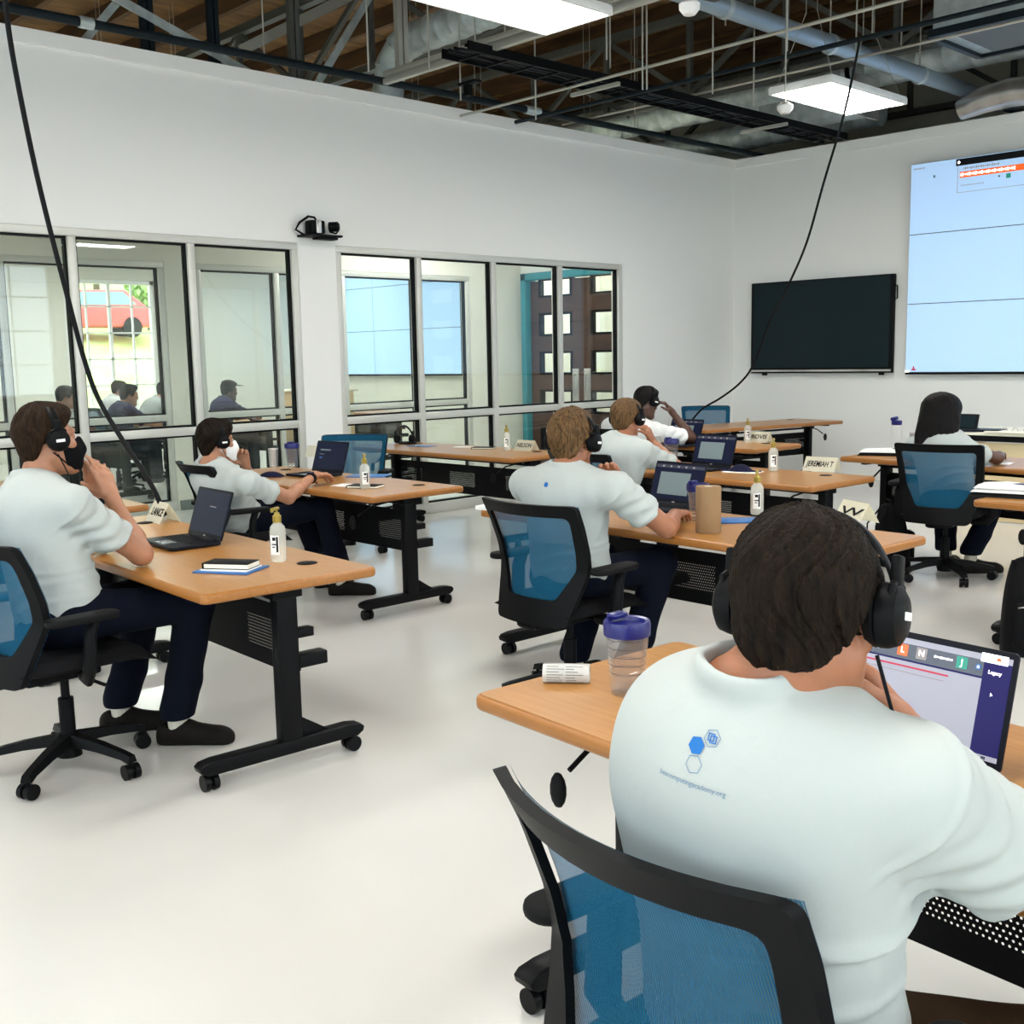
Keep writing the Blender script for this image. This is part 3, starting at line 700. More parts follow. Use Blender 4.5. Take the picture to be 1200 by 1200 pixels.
# ------------------------------------------------------------------ things on the tables
def surf(px, py): return at(px, py, z=TH)+Vector((0, 0, .0012))
def laptop(px, py, rot, screen, label, tilt=18, w=.335, dp=.225):
    p = surf(px, py); t = empty('laptop', p, label, 'laptop', 'open laptops', R(rot))
    q = MB(); q.prism(rounded(w, dp, .012), .014, Matrix.Translation((0, 0, .003)), bev=.003); base = q.build('base', 'laptop', t)
    q = MB()
    for i in range(5):
        for j in range(12): q.box((-w/2+.035+j*(w-.07)/11, dp/2-.045-i*.0195, .018), ((w-.07)/11*.84, .0155, .002))
    q.build('keyboard', 'keys', base, False)
    q = MB(); q.box((0, -dp/2+.048, .0172), (.10, .062, .001)); q.build('touchpad', 'scr_bar', base, False)
    X = Matrix.Translation((0, dp/2-.004, .016)) @ Matrix.Rotation(R(-tilt), 4, 'X') @ Matrix.Rotation(R(90), 4, 'X')
    q = MB(); q.prism(rounded(w, .215, .010), .007, X @ Matrix.Translation((0, .1085, -.007)), bev=.002); lid = q.build('lid', 'laptop', t)
    q = MB(); q.cyl((-w*.35, dp/2-.004, .015), (w*.35, dp/2-.004, .015), .007, seg=10); q.build('hinge', 'laptop', t)
    def patch(name, cx, cy, sx, sy, m, lift=.0006):
        b = MB(); b.box((0, 0, 0), (sx, sy, .0005)); bm_ = b.bm; bmesh.ops.transform(bm_, matrix=X @ Matrix.Translation((cx, cy+.108, lift)), verts=bm_.verts[:]); return b.build(name, m, lid, False)
    sw, sh = w-.018, .182
    patch('screen', 0, .005, sw, sh, {'dark': 'scr_dark', 'grey': 'scr_dark', 'call': 'scr_navy', 'navy': 'scr_dark'}[screen])
    if screen == 'grey':
        patch('screen_page', -.02, -.005, .20, .115, 'scr_grey', .0011); patch('screen_toolbar', 0, .083, sw, .016, 'scr_bar', .0011)
        for k in range(5): patch('screen_icon', -.11+k*.05, .083, .012, .008, 'tile_g', .0016)
        patch('logo_dot', 0, -.098, .018, .006, 'tile_g')
    elif screen == 'navy':
        patch('screen_text', -.06, .045, .11, .010, 'scr_grey', .0011); patch('screen_text', -.09, .015, .05, .005, 'scr_grey', .0011); patch('screen_button', -.095, -.01, .03, .010, 'bluecov', .0011)
    elif screen == 'dark':
        patch('screen_text', .02, .03, .06, .004, 'tile_g', .0011); patch('logo_dot', 0, -.098, .018, .006, 'tile_g')
    else:
        patch('screen_top_strip', 0, .0905, sw, .011, 'scr_white', .0011); patch('call_bar', -.026, .070, sw-.052, .030, 'scr_bar', .0011)
        patch('shared_page', -.026, -.016, sw-.052, .135, 'scr_white', .0011); patch('taskbar', 0, -.0865, sw, .009, 'scr_white', .0011)
        patch('page_rule', -.045, .042, .185, .0034, 'red', .0017); patch('page_line', -.045, .031, .17, .0012, 'tile_g', .0017)
        patch('sidebar_title', .130, .0905, .050, .016, 'txt', .0013); patch('close_icon', .138, .0905, .008, .006, 'tile_o', .0019)
        for cx, m, ch in ((-.052, 'tile_o', 'L'), (-.012, 'tile_g', 'N'), (.070, 'tile_t', 'J')):
            patch('call_tile', cx, .072, .022, .022, m, .0017); text('tile_letter', ch, .017, 'txt', lid, X @ Matrix.Translation((cx, .072+.108, .0022)))
        for k in range(9): patch('name_text', .016+k*.0042, .0725, .003, .003 if k % 3 else .0045, 'txt', .0017)
        patch('call_badge', .102, .071, .010, .010, 'bluecov', .0017); patch('call_badge', .102, .071, .004, .004, 'txt', .0022)
        text('sidebar_text', 'Legacy', .0095, 'txt', lid, X @ Matrix.Translation((.134, .066+.108, .0012)))
        q = MB(); q.prism([(0, 0), (0, -.007), (.002, -.005), (.0045, -.005)], .0004, X @ Matrix.Translation((.132, .03+.108, .001))); q.build('pointer', 'txt', lid)
        patch('taskbar_icon', .045, -.0865, .004, .004, 'scr_bar', .0017); patch('taskbar_icon', .138, -.0865, .008, .005, 'scr_bar', .0017)
    return t
laptop(211, 638, -4, 'dark', 'open black laptop beside the masked man at the front left')
laptop(368, 558, 4, 'navy', 'open laptop under the hand of the person in the white mask')
laptop(771, 597, -4, 'grey', 'open laptop in front of the sandy-haired man, left of the paper roll')
laptop(821, 550, -2, 'grey', 'open laptop in the middle of the table with the dark cloth mask')
laptop(790, 523, 0, 'grey', 'small open laptop nearest the far corner, behind the blue-lidded tumbler', 22)
lp8 = laptop(1105, 938, -6, 'call', 'open laptop showing a video call on the nearest table', 14, .345)
lp8.location = (-.935, 1.81, TH+.0012)
def tumbler(p, h, r, label, lidded=True):
    t = empty('tumbler', p, label, 'cup', 'clear plastic tumblers' if lidded else 'small plain tumblers')
    q = MB(); q.lathe([(0, .004), (r*.70, .0), (r*.74, .006), (r, h), (r*.95, h), (r*.70, .012), (0, .012)], 32); q.build('outer_wall', 'clear2', t)
    q = MB(); q.lathe([(0, .030), (r*.60, .030), (r*.68, .045), (r*.90, h-.004), (r*.88, h-.004), (r*.64, .045), (0, .036)], 32); q.build('inner_wall', 'clear2', t)
    for k in range(5):
        z = h*(.35+.13*k); rr = r*(.70+.25*z/h)
        q = MB(); q.tube([(rr*math.cos(2*PI*j/28), rr*math.sin(2*PI*j/28), z) for j in range(29)], .0009, 5); q.build('ridge', 'ridge', t)
    if lidded:
        q = MB(); q.lathe([(0, h+.010), (r*.80, h+.010), (r*.86, h+.019), (r*1.03, h+.021), (r*1.08, h+.012), (r*1.06, h-.012), (r*.99, h-.014), (r*.99, h-.002), (0, h)], 32); ld = q.build('lid', 'lid', t)
        q = MB(); q.box((-r*.82, r*.3, h+.024), (.028, .045, .012), bev=.004); q.build('sip_flap', 'lid', ld)
    return t
tumbler(surf(735, 813), .150, .050, 'large clear tumbler with blue lid on the nearest table')
tumbler(surf(343, 547), .150, .050, 'clear tumbler with blue lid behind the laptop of the person in the white mask')
tumbler(surf(818, 610), .150, .050, 'clear tumbler with blue lid partly behind the brown paper roll')
tumbler(surf(787, 543), .150, .050, 'clear tumbler with blue lid left of the laptop on the dark mask table')
def steelcup(p, label):
    t = empty('steel_cup', p, label, 'cup', 'steel cups')
    q = MB(); q.lathe([(0, 0), (.030, 0), (.036, .13), (.0345, .13), (.029, .006), (0, .006)], 28); q.build('cup_body', 'steel', t)
    q = MB(); q.lathe([(.0345, .128), (.037, .130), (.0365, .134), (.0345, .134)], 28); q.build('rim', 'white', t)
steelcup(surf(321, 547), 'shiny steel cup beside the white face mask')
steelcup(surf(717, 588), 'shiny steel cup at the hand of the sandy-haired man')
steelcup(surf(769, 530), 'shiny steel cup left of the blue-lidded tumbler near the corner')
steelcup(at(1071, 520, y=7.62)*1.0 if False else surf(1071, 527), 'shiny steel cup beside the blue-topped bottle, left of the long hair')
def pump(p, label, rz=0, s_=1.0):
    t = empty('pump_bottle', p, label, 'bottle', 'sanitizer pump bottles', rz)
    q = MB(); q.lathe([(0, 0), (.026, 0), (.030, .005), (.031, .02), (.031, .115), (.028, .135), (.014, .152), (.013, .158), (0, .158)], 28); q.build('bottle_body', 'gel', t)
    q = MB(); q.lathe([(.0150, .152), (.0165, .156), (.0165, .178), (.011, .182), (.009, .190), (.0045, .191), (.0045, .205), (.0, .205)], 22); hd = q.build('pump_head', 'gold', t)
    q = MB(); q.box((0, -.012, .206), (.016, .050, .011), bev=.004); q.box((0, -.036, .202), (.010, .012, .014), bev=.003); q.build('nozzle', 'gold', hd)
    q = MB(); q.grid([[Vector((.0315*math.sin(a), -.0315*math.cos(a), z)) for a in np.linspace(-.6, .6, 9)] for z in (.03, .105)]); lb = q.build('label_panel', 'paper', t)
    q = MB()
    for (a0, a1, z0, z1) in ((-.25, .2, .085, .098), (-.35, .3, .068, .073), (-.3, .1, .058, .062), (.25, .5, .04, .10)):
        q.grid([[Vector((.0319*math.sin(a), -.0319*math.cos(a), z)) for a in np.linspace(a0, a1, 5)] for z in (z0, z1)])
    q.build('label_print', 'ink', lb)
pump(surf(327, 658), 'clear pump bottle with gold pump on the front left table', R(30))
pump(surf(428, 573), 'clear pump bottle behind the black notebook, second table on the left', R(60))
pump(surf(594, 528), 'clear pump bottle beside the name card at the glazed wall', R(40))
pump(surf(887, 603), 'clear pump bottle with gold pump behind the large dark-haired head', R(30))
pump(surf(906, 552), 'clear pump bottle between the dark cloth mask and a name card', R(35))
pump(surf(876, 519), 'clear pump bottle on the small table near the far corner', R(35))
def notebook(p, w, d, h, rz, m, label, band=True):
    t = empty('notebook', p, label, 'notebook', None, R(rz))
    q = MB(); q.box((0, 0, .0015), (w, d, .003), bev=.001); q.box((0, 0, h-.0015), (w, d, .003), bev=.001); q.box((-w/2+.003, 0, h/2), (.005, d, h), bev=.001); q.build('cover', m, t)
    q = MB(); q.box((.003, 0, h/2), (w-.008, d-.006, h-.006)); q.build('page_block', 'card', t, False)
def sheet(p, w, d, rz, m, label, name='folder', cat='folder', h=.004, lift=0, group=None):
    q = MB(); q.box((0, 0, h/2), (w, d, h), bev=min(.001, h*.3)); o = q.build(name, m, None, loc=Vector(p)+Vector((0, 0, lift))); o.rotation_euler = (0, 0, R(rz)); return tag(o, label, cat, group)
c1 = surf(271, 668)
sheet(c1, .225, .17, 30, 'bluecov', 'blue folder on the front left table', h=.005)
sheet(c1+Vector((.0, .0, .005)), .19, .125, 32, 'paper', 'white paper stack on the blue folder under the black notebook', 'paper_stack', 'paper', .005)
notebook(c1+Vector((.0, .0, .010)), .185, .10, .022, 33, 'cushion', 'black notebook on the blue folder, front left table')
c2 = surf(418, 571)
sheet(c2+Vector((-.10, .02, 0)), .20, .13, 20, 'paper', 'white paper beside the black notebook, second table on the left', 'paper_sheet', 'paper', .003)
notebook(c2+Vector((.06, .02, 0)), .20, .12, .016, 25, 'cushion', 'black notebook in front of the pump bottle, second table on the left')
sheet(surf(432, 558), .26, .19, 35, 'bluecov', 'blue folder behind the pump bottle, second table on the left')
notebook(surf(567, 526), .19, .12, .014, 30, 'cushion', 'black notebook lying on the table at the glazed wall')
sheet(surf(543, 524), .15, .10, 20, 'paper', 'white paper left of the black notebook at the glazed wall', 'paper_sheet', 'paper', .003)
sheet(surf(494, 523), .24, .13, 10, 'bluecov', 'blue leaflets on the table at the glazed wall', 'leaflet', 'leaflet')
notebook(surf(775, 549), .18, .12, .014, 25, 'cushion', 'brown-edged notebook beside the blue-lidded tumbler, dark mask table')
sheet(surf(868, 611), .21, .14, 45, 'bluecov', 'blue booklet behind the large dark-haired head', 'booklet', 'booklet', .008)
sheet(surf(765, 531), .26, .20, 20, 'paper', 'white papers beside the steel cup near the far corner', 'paper_sheet', 'paper', .004)
sheet(surf(580, 597), .16, .12, 10, 'paper', 'white crumpled cloth on the left end of the paper roll table', 'cloth', 'cloth', .02)
sheet(surf(1165, 543), .22, .16, 10, 'paper', 'white sheet in front of the long-haired person at right', 'paper_sheet', 'paper', .003)
# name cards: tents of folded card
def namecard(px, py, rot, w, h, words, label, dx=0):
    t = empty('name_card', surf(px, py), label, 'name card', 'folded name cards', R(rot))
    q = MB(); d_ = .055; th = .0015
    V = [Vector((sx*w/2, y, z)) for sx in (-1, 1) for (y, z) in ((-d_, 0), (0, h), (d_, 0))]
    v = [q.bm.verts.new(x) for x in V]; q.bm.faces.new((v[0], v[3], v[4], v[1])); q.bm.faces.new((v[1], v[4], v[5], v[2]))
    bmesh.ops.solidify(q.bm, geom=q.bm.faces[:], thickness=th); q.build('card', 'card', t, False)
    ln = math.hypot(d_, h)
    X = Matrix.Translation((0, -d_/2-.0022, h/2+.001)) @ Matrix.Rotation(math.atan2(h, d_), 4, 'X')
    if words: text('lettering', words, ln*.52, 'ink', t, X, shear=.08, bold=.0007, fit=w*.84)
namecard(191, 611, -4, .18, .095, '. LANCE', 'cream name card behind the front left laptop')
namecard(369, 535, 30, .12, .09, None, 'plain white folded card leaning behind the second laptop on the left')
namecard(617, 528, 4, .19, .085, 'NELSON', 'cream name card at the right end of the table by the glazed wall')
namecard(963, 552, 4, .22, .09, 'JEREMIAH T', 'cream name card at the right end of the dark mask table')
namecard(889, 518, 5, .22, .09, 'TROVIS', 'cream name card beside the bottle on the small far table')
namecard(1003, 611, -25, .19, .09, 'W', 'cream name card mostly hidden behind the large dark-haired head')
# paper towel roll
t = empty('paper_towel_roll', surf(830, 624), 'upright roll of brown paper towels on the table', 'paper roll')
q = MB(); q.lathe([(.018, .0), (.052, 0), (.054, .004), (.054, .196), (.052, .2), (.018, .2)], 40); q.build('towel', 'kraft', t)
q = MB(); q.lathe([(.0175, .002), (.0195, .002), (.0195, .199), (.0175, .199), (.0175, .002)], 28); q.build('cardboard_core', 'card', t)
# rolled leaflet on the nearest table
p = surf(664, 800); t = empty('rolled_leaflet', p, 'rolled printed white leaflet on the corner of the nearest table', 'leaflet', None, R(38))
q = MB(); rows = []
for x in np.linspace(-.055, .055, 6):
    rows.append([Vector((x, math.cos(a)*(.020+.0006*a), .0225+math.sin(a)*(.020+.0006*a))) for a in np.linspace(-1.9, 7.2, 46)])
q.grid(rows); bmesh.ops.solidify(q.bm, geom=q.bm.faces[:], thickness=.0006); q.build('paper', 'paper', t, ang=80)
q = MB()
for k in range(7):
    a = 3.9-k*.28; rr = .0247
    for x0, x1 in ((-.045, -.01+.01*math.sin(k*3)), (.0, .03+.012*math.cos(k*2))):
        q.grid([[Vector((x, -math.cos(a+da)*rr*-1, .0225+math.sin(a+da)*rr)) for x in np.linspace(x0, x1, 4)] for da in (-.035, .035)])
q.build('print_lines', mat('leaflet_print', (.25, .24, .22), .8), t)
# headset on the table by the glazed wall
def headphones_mesh(root, X, wide=.078, cable=True, small=1.0, lab=True, cup='cushion'):
    """band over the head and two ear cups; X maps head space (x right, y forward, z up; origin between the ears)"""
    tr = lambda p: X @ Vector(p)
    q = MB(); rows = []
    for a in np.linspace(-1.42, 1.42, 25):
        rr = .118; rows.append([tr(((wide+.030)*math.sin(a)*1.0, .004+yy, -.005+math.cos(a)*(rr+dz))) for yy, dz in ((-.016, .0), (-.012, .009), (.012, .009), (.016, 0), (.012, -.003), (-.012, -.003), (-.016, 0))])
    q.grid(rows); bmesh.ops.remove_doubles(q.bm, verts=q.bm.verts[:], dist=1e-5); q.build('headband', 'plastic', root, ang=60)
    for sx in (-1, 1):
        Y = X @ Matrix.Translation((sx*(wide+.012), .002, -.008)) @ Matrix.Rotation(sx*PI/2, 4, 'Y')
        q = MB(); q.lathe([(0, .032), (.024, .031), (.036, .024), (.040, .012), (.040, .002), (.036, .0), (0, 0)], 28, Y); cupo = q.build('ear_cup', 'plastic', root)
        q = MB(); q.lathe([(.016, -.014), (.028, -.018), (.038, -.012), (.040, -.003), (.036, .001), (.016, .001)], 28, Y); q.build('ear_cushion', cup, cupo)
        q = MB(); q.tube([tr((sx*(wide+.026), -.028, -.004)), tr((sx*(wide+.030), -.022, .026)), tr((sx*(wide+.028), .004, .036)), tr((sx*(wide+.030), .026, .026)), tr((sx*(wide+.026), .032, -.004))], .005, 8)
        q.box(tr((sx*(wide+.029), .004, .045)), (.012, .026, .040), Matrix([[X[i_][j_] for j_ in range(3)] for i_ in range(3)]), bev=.004); q.build('yoke', 'plastic', cupo)
        if lab:
            q = MB(); q.box((0, 0, 0), (.010, .030, .0012)); bmesh.ops.transform(q.bm, matrix=Y @ Matrix.Translation((0, 0, .0325)), verts=q.bm.verts[:]); q.build('white_tag', 'paper', cupo, False)
p = surf(474, 520); t = empty('headphones', p, 'black headset standing on the table at the glazed wall', 'headphones', None)
headphones_mesh(t, Matrix.Translation((0, 0, .05)) @ Matrix.Rotation(R(30), 4, 'Z') @ Matrix.Rotation(R(12), 4, 'X'), .055, lab=False)
q = MB(); q.prism(rounded(.16, .12, .04), .02, Matrix.Translation((.04, 0, 0)), bev=.005); q.build('stand_base', 'plastic', t)
# cloth mask on paper
p = surf(868, 553); sheet(p+Vector((.02, -.01, 0)), .24, .13, 15, 'paper', 'white paper under the dark cloth mask', 'paper_sheet', 'paper', .003)
t = empty('cloth_mask', p+Vector((0, 0, .003)), 'dark navy cloth face mask lying on the middle table', 'face mask', None, R(15))
q = MB(); q.grid([[Vector((.075*u, .05*v*(1-.3*abs(u)), .045*max(0, 1-u*u)**.7*max(0, 1-v*v)**.6+.002)) for u in np.linspace(-1, 1, 17)] for v in np.linspace(-1, 1, 11)]); bmesh.ops.solidify(q.bm, geom=q.bm.faces[:], thickness=.003); q.build('cloth', 'navy', t, ang=80)
for sx in (-1, 1):
    q = MB(); q.tube([(sx*.07, .02, .004), (sx*.12, .03, .004), (sx*.135, 0, .004), (sx*.12, -.03, .004), (sx*.07, -.02, .004)], .003, 6); q.build('ear_loop', 'navy', t)
p = surf(440, 552)
t = empty('cloth_mask', surf(318, 559), 'dark navy cloth mask with white lining near the steel cup on the left', 'face mask', None, R(40))
q = MB(); q.grid([[Vector((.085*u, .055*v*(1-.3*abs(u)), .035*max(0, 1-u*u)**.7*max(0, 1-v*v)**.6+.002)) for u in np.linspace(-1, 1, 17)] for v in np.linspace(-1, 1, 11)]); bmesh.ops.solidify(q.bm, geom=q.bm.faces[:], thickness=.003); q.build('cloth', 'navy', t, ang=80)
# folded shirts
def folded(px, py, rz, n, label):
    t = empty('folded_shirts', surf(px, py), label, 'folded shirts', 'folded shirts', R(rz)); z = 0
    for k in range(n):
        m = ['pad', 'shirtw', 'shirtw'][k % 3]; h = .028 if k == 0 else .022; q = MB(); rows_t = []
        for top in (1, 0):
            q.grid([[Vector(((.17-.012*k)*u, (.12-.008*k)*v, z+(h*(max(0, 1-abs(u)**5)*max(0, 1-abs(v)**5))**.4*(1+.12*math.sin(5*u+k)+.1*math.cos(4*v+k)) if top else 0))) for u in np.linspace(-1, 1, 21)] for v in np.linspace(-1, 1, 17)])
        q.build('shirt_fold', m, t, ang=80); z += h*.85
    q = MB(); q.prism([(-.04, 0), (.05, -.02), (.02, .05)], .002, Matrix.Translation((.05, -.03, z+.003))); q.build('print', 'navy', t)
folded(1035, 533, 20, 2, 'folded white and dark shirts on the table left of the long-haired person')
folded(1180, 581, 10, 3, 'folded white and dark shirts on the table at the right picture edge')
# bottle with blue flip top
t = empty('water_bottle', surf(1050, 527), 'clear bottle with blue flip top, left of the long hair', 'bottle')
q = MB(); q.lathe([(0, 0), (.034, 0), (.037, .006), (.037, .10), (.033, .11), (.037, .12), (.037, .185), (.030, .20), (0, .20)], 28); q.build('bottle_body', 'clear', t)
q = MB(); q.lathe([(.036, .19), (.039, .194), (.039, .222), (.02, .226), (0, .226)], 28); cp = q.build('cap', 'lid', t)
q = MB(); q.box((-.02, 0, .238), (.06, .03, .026), Matrix.Rotation(R(-12), 3, 'Y'), bev=.01); q.build('flip_spout', 'lid', cp)

# ------------------------------------------------------------------ wall things
# interactive display
t = empty('television', (-6.985, B-.03, 1.24), 'large dark flat display mounted on the back wall', 'display')
q = MB(); q.box((0, -.03, .55), (1.865, .07, 1.10), bev=.006); q.build('casing', 'plastic', t)
q = MB(); q.box((0, -.0665, .575), (1.80, .004, 1.02)); q.build('screen', 'tvglass', t, False)
q = MB(); q.box((0, -.067, .030), (1.86, .006, .022)); q.build('bottom_trim', 'steel', t, False)
q = MB(); q.tube([(.935, -.03, .98), (.965, -.03, .965), (.965, -.03, .83), (.935, -.03, .815)], .008); q.build('side_handle', 'plastic', t)
q = MB(); q.box((0, .015, .55), (.5, .03, .5)); q.build('wall_mount', 'black', t)
for x in (-.75, .8):
    q = MB(); q.box((x, -.03, -.012), (.05, .04, .025)); q.build('foot', 'plastic', t)
# video wall, 4 x 3 panels
def videowall(x0, cols, pw, label, marks, z0=1.245, ph=.747, y=B):
    t = empty('video_wall', (x0, y-.02, z0), label, 'video wall', 'video walls')
    for i in range(cols):
        for j in range(3):
            q = MB(); q.box((pw*(i+.5), -.03, ph*(j+.5)), (pw-.003, .08, ph-.003)); pn = q.build('screen_panel', 'plastic', t, False)
            q = MB(); q.box((pw*(i+.5), -.0715, ph*(j+.5)), (pw-.008, .003, ph-.008)); q.build('lit_screen', 'vwall', pn, False)
    q = MB(); q.box((pw*cols/2, -.03, -.012), (pw*cols, .08, .022)); q.build('bottom_bezel', 'plastic', t, False)
    if marks:
        def pt(name, x, z, w, h, m, lift=0): 
            q = MB(); q.box((x+w/2, -.0745-lift, z), (w, .002, h)); q.build(name, m, t, False)
        H = 3*ph
        pt('window_bar', .50, H-.045, 1.9, .07, 'ink'); pt('add_icon', .525, H-.045, .012, .03, 'txt', .002); pt('add_icon', .516, H-.045, .03, .012, 'txt', .002)
        pt('panel_line', .52, H-.215, .004, .28, 'tile_g'); pt('panel_line', .52, H-.355, 1.5, .004, 'tile_g')
        pt('alert_bar', .545, H-.175, 1.5, .062, 'tile_o'); pt('alert_icon', .555, H-.175, .030, .030, 'txt', .002)
        for k in range(24): pt('alert_text', .60+k*.022, H-.174, .013, .018+.008*((k*7) % 3), 'txt', .002)
        for k in range(20): pt('title_text', .58+k*.019, H-.112, .011, .014+.006*((k*5) % 3), 'tile_g')
        for k in range(12): pt('caption_text', .56+k*.021, H-.285, .010, .011, 'tile_g')
        for k in range(6): pt('corner_text', .03+k*.022, H-.052, .012, .012+.005*(k % 2), 'tile_g')
        pt('bell_icon', .255, H-.155, .022, .028, 'logo2'); pt('grid_icon', 1.03, H-.245, .045, .045, 'tile_t'); pt('dot_icon', .95, H-.238, .016, .016, 'ink')
        pt('red_mark', .075, .03, .05, .016, 'red'); pt('red_mark', .09, .045, .016, .045, 'red'); pt('white_mark', .0, .012, .05, .02, 'txt')
    return t
videowall(-5.885, 5, 1.31, 'large pale blue video wall at the upper right, with an orange alert bar', True)
videowall(-13.38-5.2+.6, 4, 1.15, 'pale blue video wall of the next room, seen through the glazing', False)
# camera on the left wall
p = at(375, 277, x=A+.10); t = empty('conference_camera', p, 'black conference camera on a bracket on the left wall between the glazed openings', 'camera', None, R(0))
q = MB(); q.box((0, 0, .0), (.20, .34, .018), bev=.004); q.box((.02, .04, -.02), (.10, .20, .02), bev=.004); q.build('shelf', 'plastic', t)
q = MB(); q.box((-.01, -.04, .075), (.11, .14, .11), bev=.012); q.build('body', 'plastic', t)
q = MB(); q.box((.048, -.04, .075), (.012, .05, .112), bev=.004); q.build('silver_panel', 'steel', t)
q = MB(); q.cyl((.0, .10, .085), (.06, .15, .085), .042, seg=24); q.cyl((.06, .15, .085), (.068, .157, .085), .03, seg=24); q.build('lens', 'plastic', t)
q = MB(); q.tube([(.0, .10, .045), (.02, .155, .03), (.05, .165, .06)], .008); q.build('lens_yoke', 'plastic', t)
q = MB(); q.tube([(-.04, -.14, .01), (-.05, -.21, .05), (-.05, -.17, .11), (-.03, -.09, .165), (-.03, -.03, .16), (-.03, .0, .12)], .010); q.build('cable', 'plastic', t)
# instructor desk
p = at(1140, 513, y=9.55); t = empty('instructor_desk', (-4.35, 9.55, 0), 'cream-fronted desk with thin wooden top under the video wall at the right', 'desk')
q = MB(); q.box((1.2, .35, .765), (2.5, .8, .03), bev=.006); q.build('desktop', 'card', t)
q = MB(); q.box((1.2, -.03, .725), (2.5, .03, .05)); q.box((1.2, .35, .735), (2.46, .7, .03)); q.build('top_edge', 'plastic', t)
for k in range(3):
    q = MB(); q.box((.40+.80*k, .0, .35), (.795, .02, .68), bev=.002); q.build('front_panel', mat('cream_laminate', (.72, .58, .34), .5) if k == 0 else bpy.data.materials['cream_laminate'], t)
for k in (0, 1):
    q = MB(); q.box((.02+2.36*k, .35, .37), (.03, .68, .73)); q.build('side_panel', 'card', t)
dz = .78
def desk(px, yy): q_ = at(px, 500, y=yy); return Vector((q_.x, yy, dz))
p = desk(1133, 9.75); t = empty('tablet_stand', p, 'black tablet on a stand on the cream-fronted desk', 'tablet')
q = MB(); q.box((0, 0, .07), (.20, .02, .14), Matrix.Rotation(R(-20), 3, 'X'), bev=.004); q.build('tablet', 'plastic', t)
q = MB(); q.box((.0, -.0125, .072), (.16, .004, .11), Matrix.Rotation(R(-20), 3, 'X')); q.build('screen', 'tvglass', t, False)
q = MB(); q.box((0, .04, .006), (.16, .10, .012), bev=.003); q.build('stand', 'plastic', t)
p = desk(1152, 9.62); sheet(p, .34, .24, 5, 'laptop', 'closed grey laptop lying on the cream-fronted desk', 'closed_laptop', 'laptop', .018)
t = empty('ring_binder', desk(1190, 9.60), 'open ring binder on the cream-fronted desk at the right edge', 'binder')
q = MB(); q.box((0, 0, .006), (.42, .28, .012), bev=.002); q.build('cover', 'card', t)
for dx in (-.09, 0, .09):
    q = MB(); q.tube([(dx+.022*math.cos(a), 0, .010+.030*math.sin(a)) for a in np.linspace(0, PI, 12)], .003, 6); q.build('ring', 'steel', t)
# backpacks
def backpack(loc, rz, label, s_=1.0):
    t = empty('backpack', loc, label, 'backpack', 'black backpacks', R(rz))
    q = MB()
    q.grid([[Vector((s_*.15*(1-.25*v**3)*math.copysign(abs(math.cos(a))**.6, math.cos(a)), s_*.11*(1-.45*v**2)*math.copysign(abs(math.sin(a))**.6, math.sin(a))+s_*.02*v, s_*.43*v)) for a in np.linspace(0, 2*PI, 33)] for v in np.linspace(0, 1, 15)])
    q.bm.faces.new([q.bm.verts[i] for i in []]) if False else None
    q.sph((0, s_*.02, s_*.425), s_*.10, 16, (1.1, .62, .35)); q.box((0, 0, .01), (.26*s_, .18*s_, .02), bev=.005); q.build('bag_body', 'bagk', t, ang=70)
    q = MB(); q.box((0, -s_*.105, s_*.15), (s_*.22, s_*.05, s_*.22), bev=.022, seg=3); pk = q.build('front_pocket', 'bagk', t)
    q = MB(); q.tube([(-s_*.10, -s_*.13, s_*.24), (0, -s_*.137, s_*.255), (s_*.10, -s_*.13, s_*.24)], .0025, 5); q.build('zip', 'steel', pk)
    q = MB(); q.tube([(-.04, .02, s_*.445), (-.035, .03, s_*.485), (.035, .03, s_*.485), (.04, .02, s_*.445)], .008); q.build('top_handle', 'bagk', t)
    for sx in (-1, 1):
        q = MB(); q.tube([(sx*.06, s_*.08, s_*.41), (sx*.08, s_*.16, s_*.30), (sx*.10, s_*.15, s_*.12), (sx*.11, s_*.09, s_*.04)], .014, 8, flat=.4); q.build('shoulder_strap', 'bagk', t)
backpack(at(1040, 664, z=0)+Vector((-.02, .1, 0)), 140, 'black backpack on the floor left of the long-haired person\'s chair', .95)
backpack(at(1192, 765, z=0)+Vector((.06, .06, 0)), 30, 'black backpack on the floor at the right picture edge', 1.05)
# hanging cables
def spline(P, n=6):
    o = []
    for i in range(len(P)-1):
        a, b_, c_, d_ = P[max(0, i-1)], P[i], P[i+1], P[min(len(P)-1, i+2)]
        for k in range(n):
            t_ = k/n; o.append(.5*((2*b_)+(c_-a)*t_+(2*a-5*b_+4*c_-d_)*t_**2+(3*b_-a-3*c_+d_)*t_**3))
    return o+[P[-1]]
q = MB(); pl = [(5, -12, 2.05), (14, 60, 2.1), (42, 200, 2.2), (77, 340, 2.3), (108, 450, 2.38), (140, 510, 2.42), (165, 548, 2.45), (182, 577, 2.46), (193, 604, 2.47)]
q.tube(spline([at(px, py, y=yy) for px, py, yy in pl]), .0125, 10); tag(q.build('hanging_cable', 'plastic', None), 'thick black power cable hanging down at the left to the front left table', 'cable')
q = MB(); pl = [(1008, 45, 6.6), (990, 130, 6.7), (965, 215, 6.85), (945, 285, 7.0), (922, 338, 7.15), (903, 375, 7.3), (884, 425, 7.45), (868, 448, 7.5), (845, 466, 7.55), (822, 480, 7.6), (806, 499, 7.65)]
q.tube(spline([at(px, py, y=yy) for px, py, yy in pl]), .0085, 8); tag(q.build('hanging_cable', 'plastic', None), 'thin black cable hanging past the dark display to the far small laptop', 'cable')
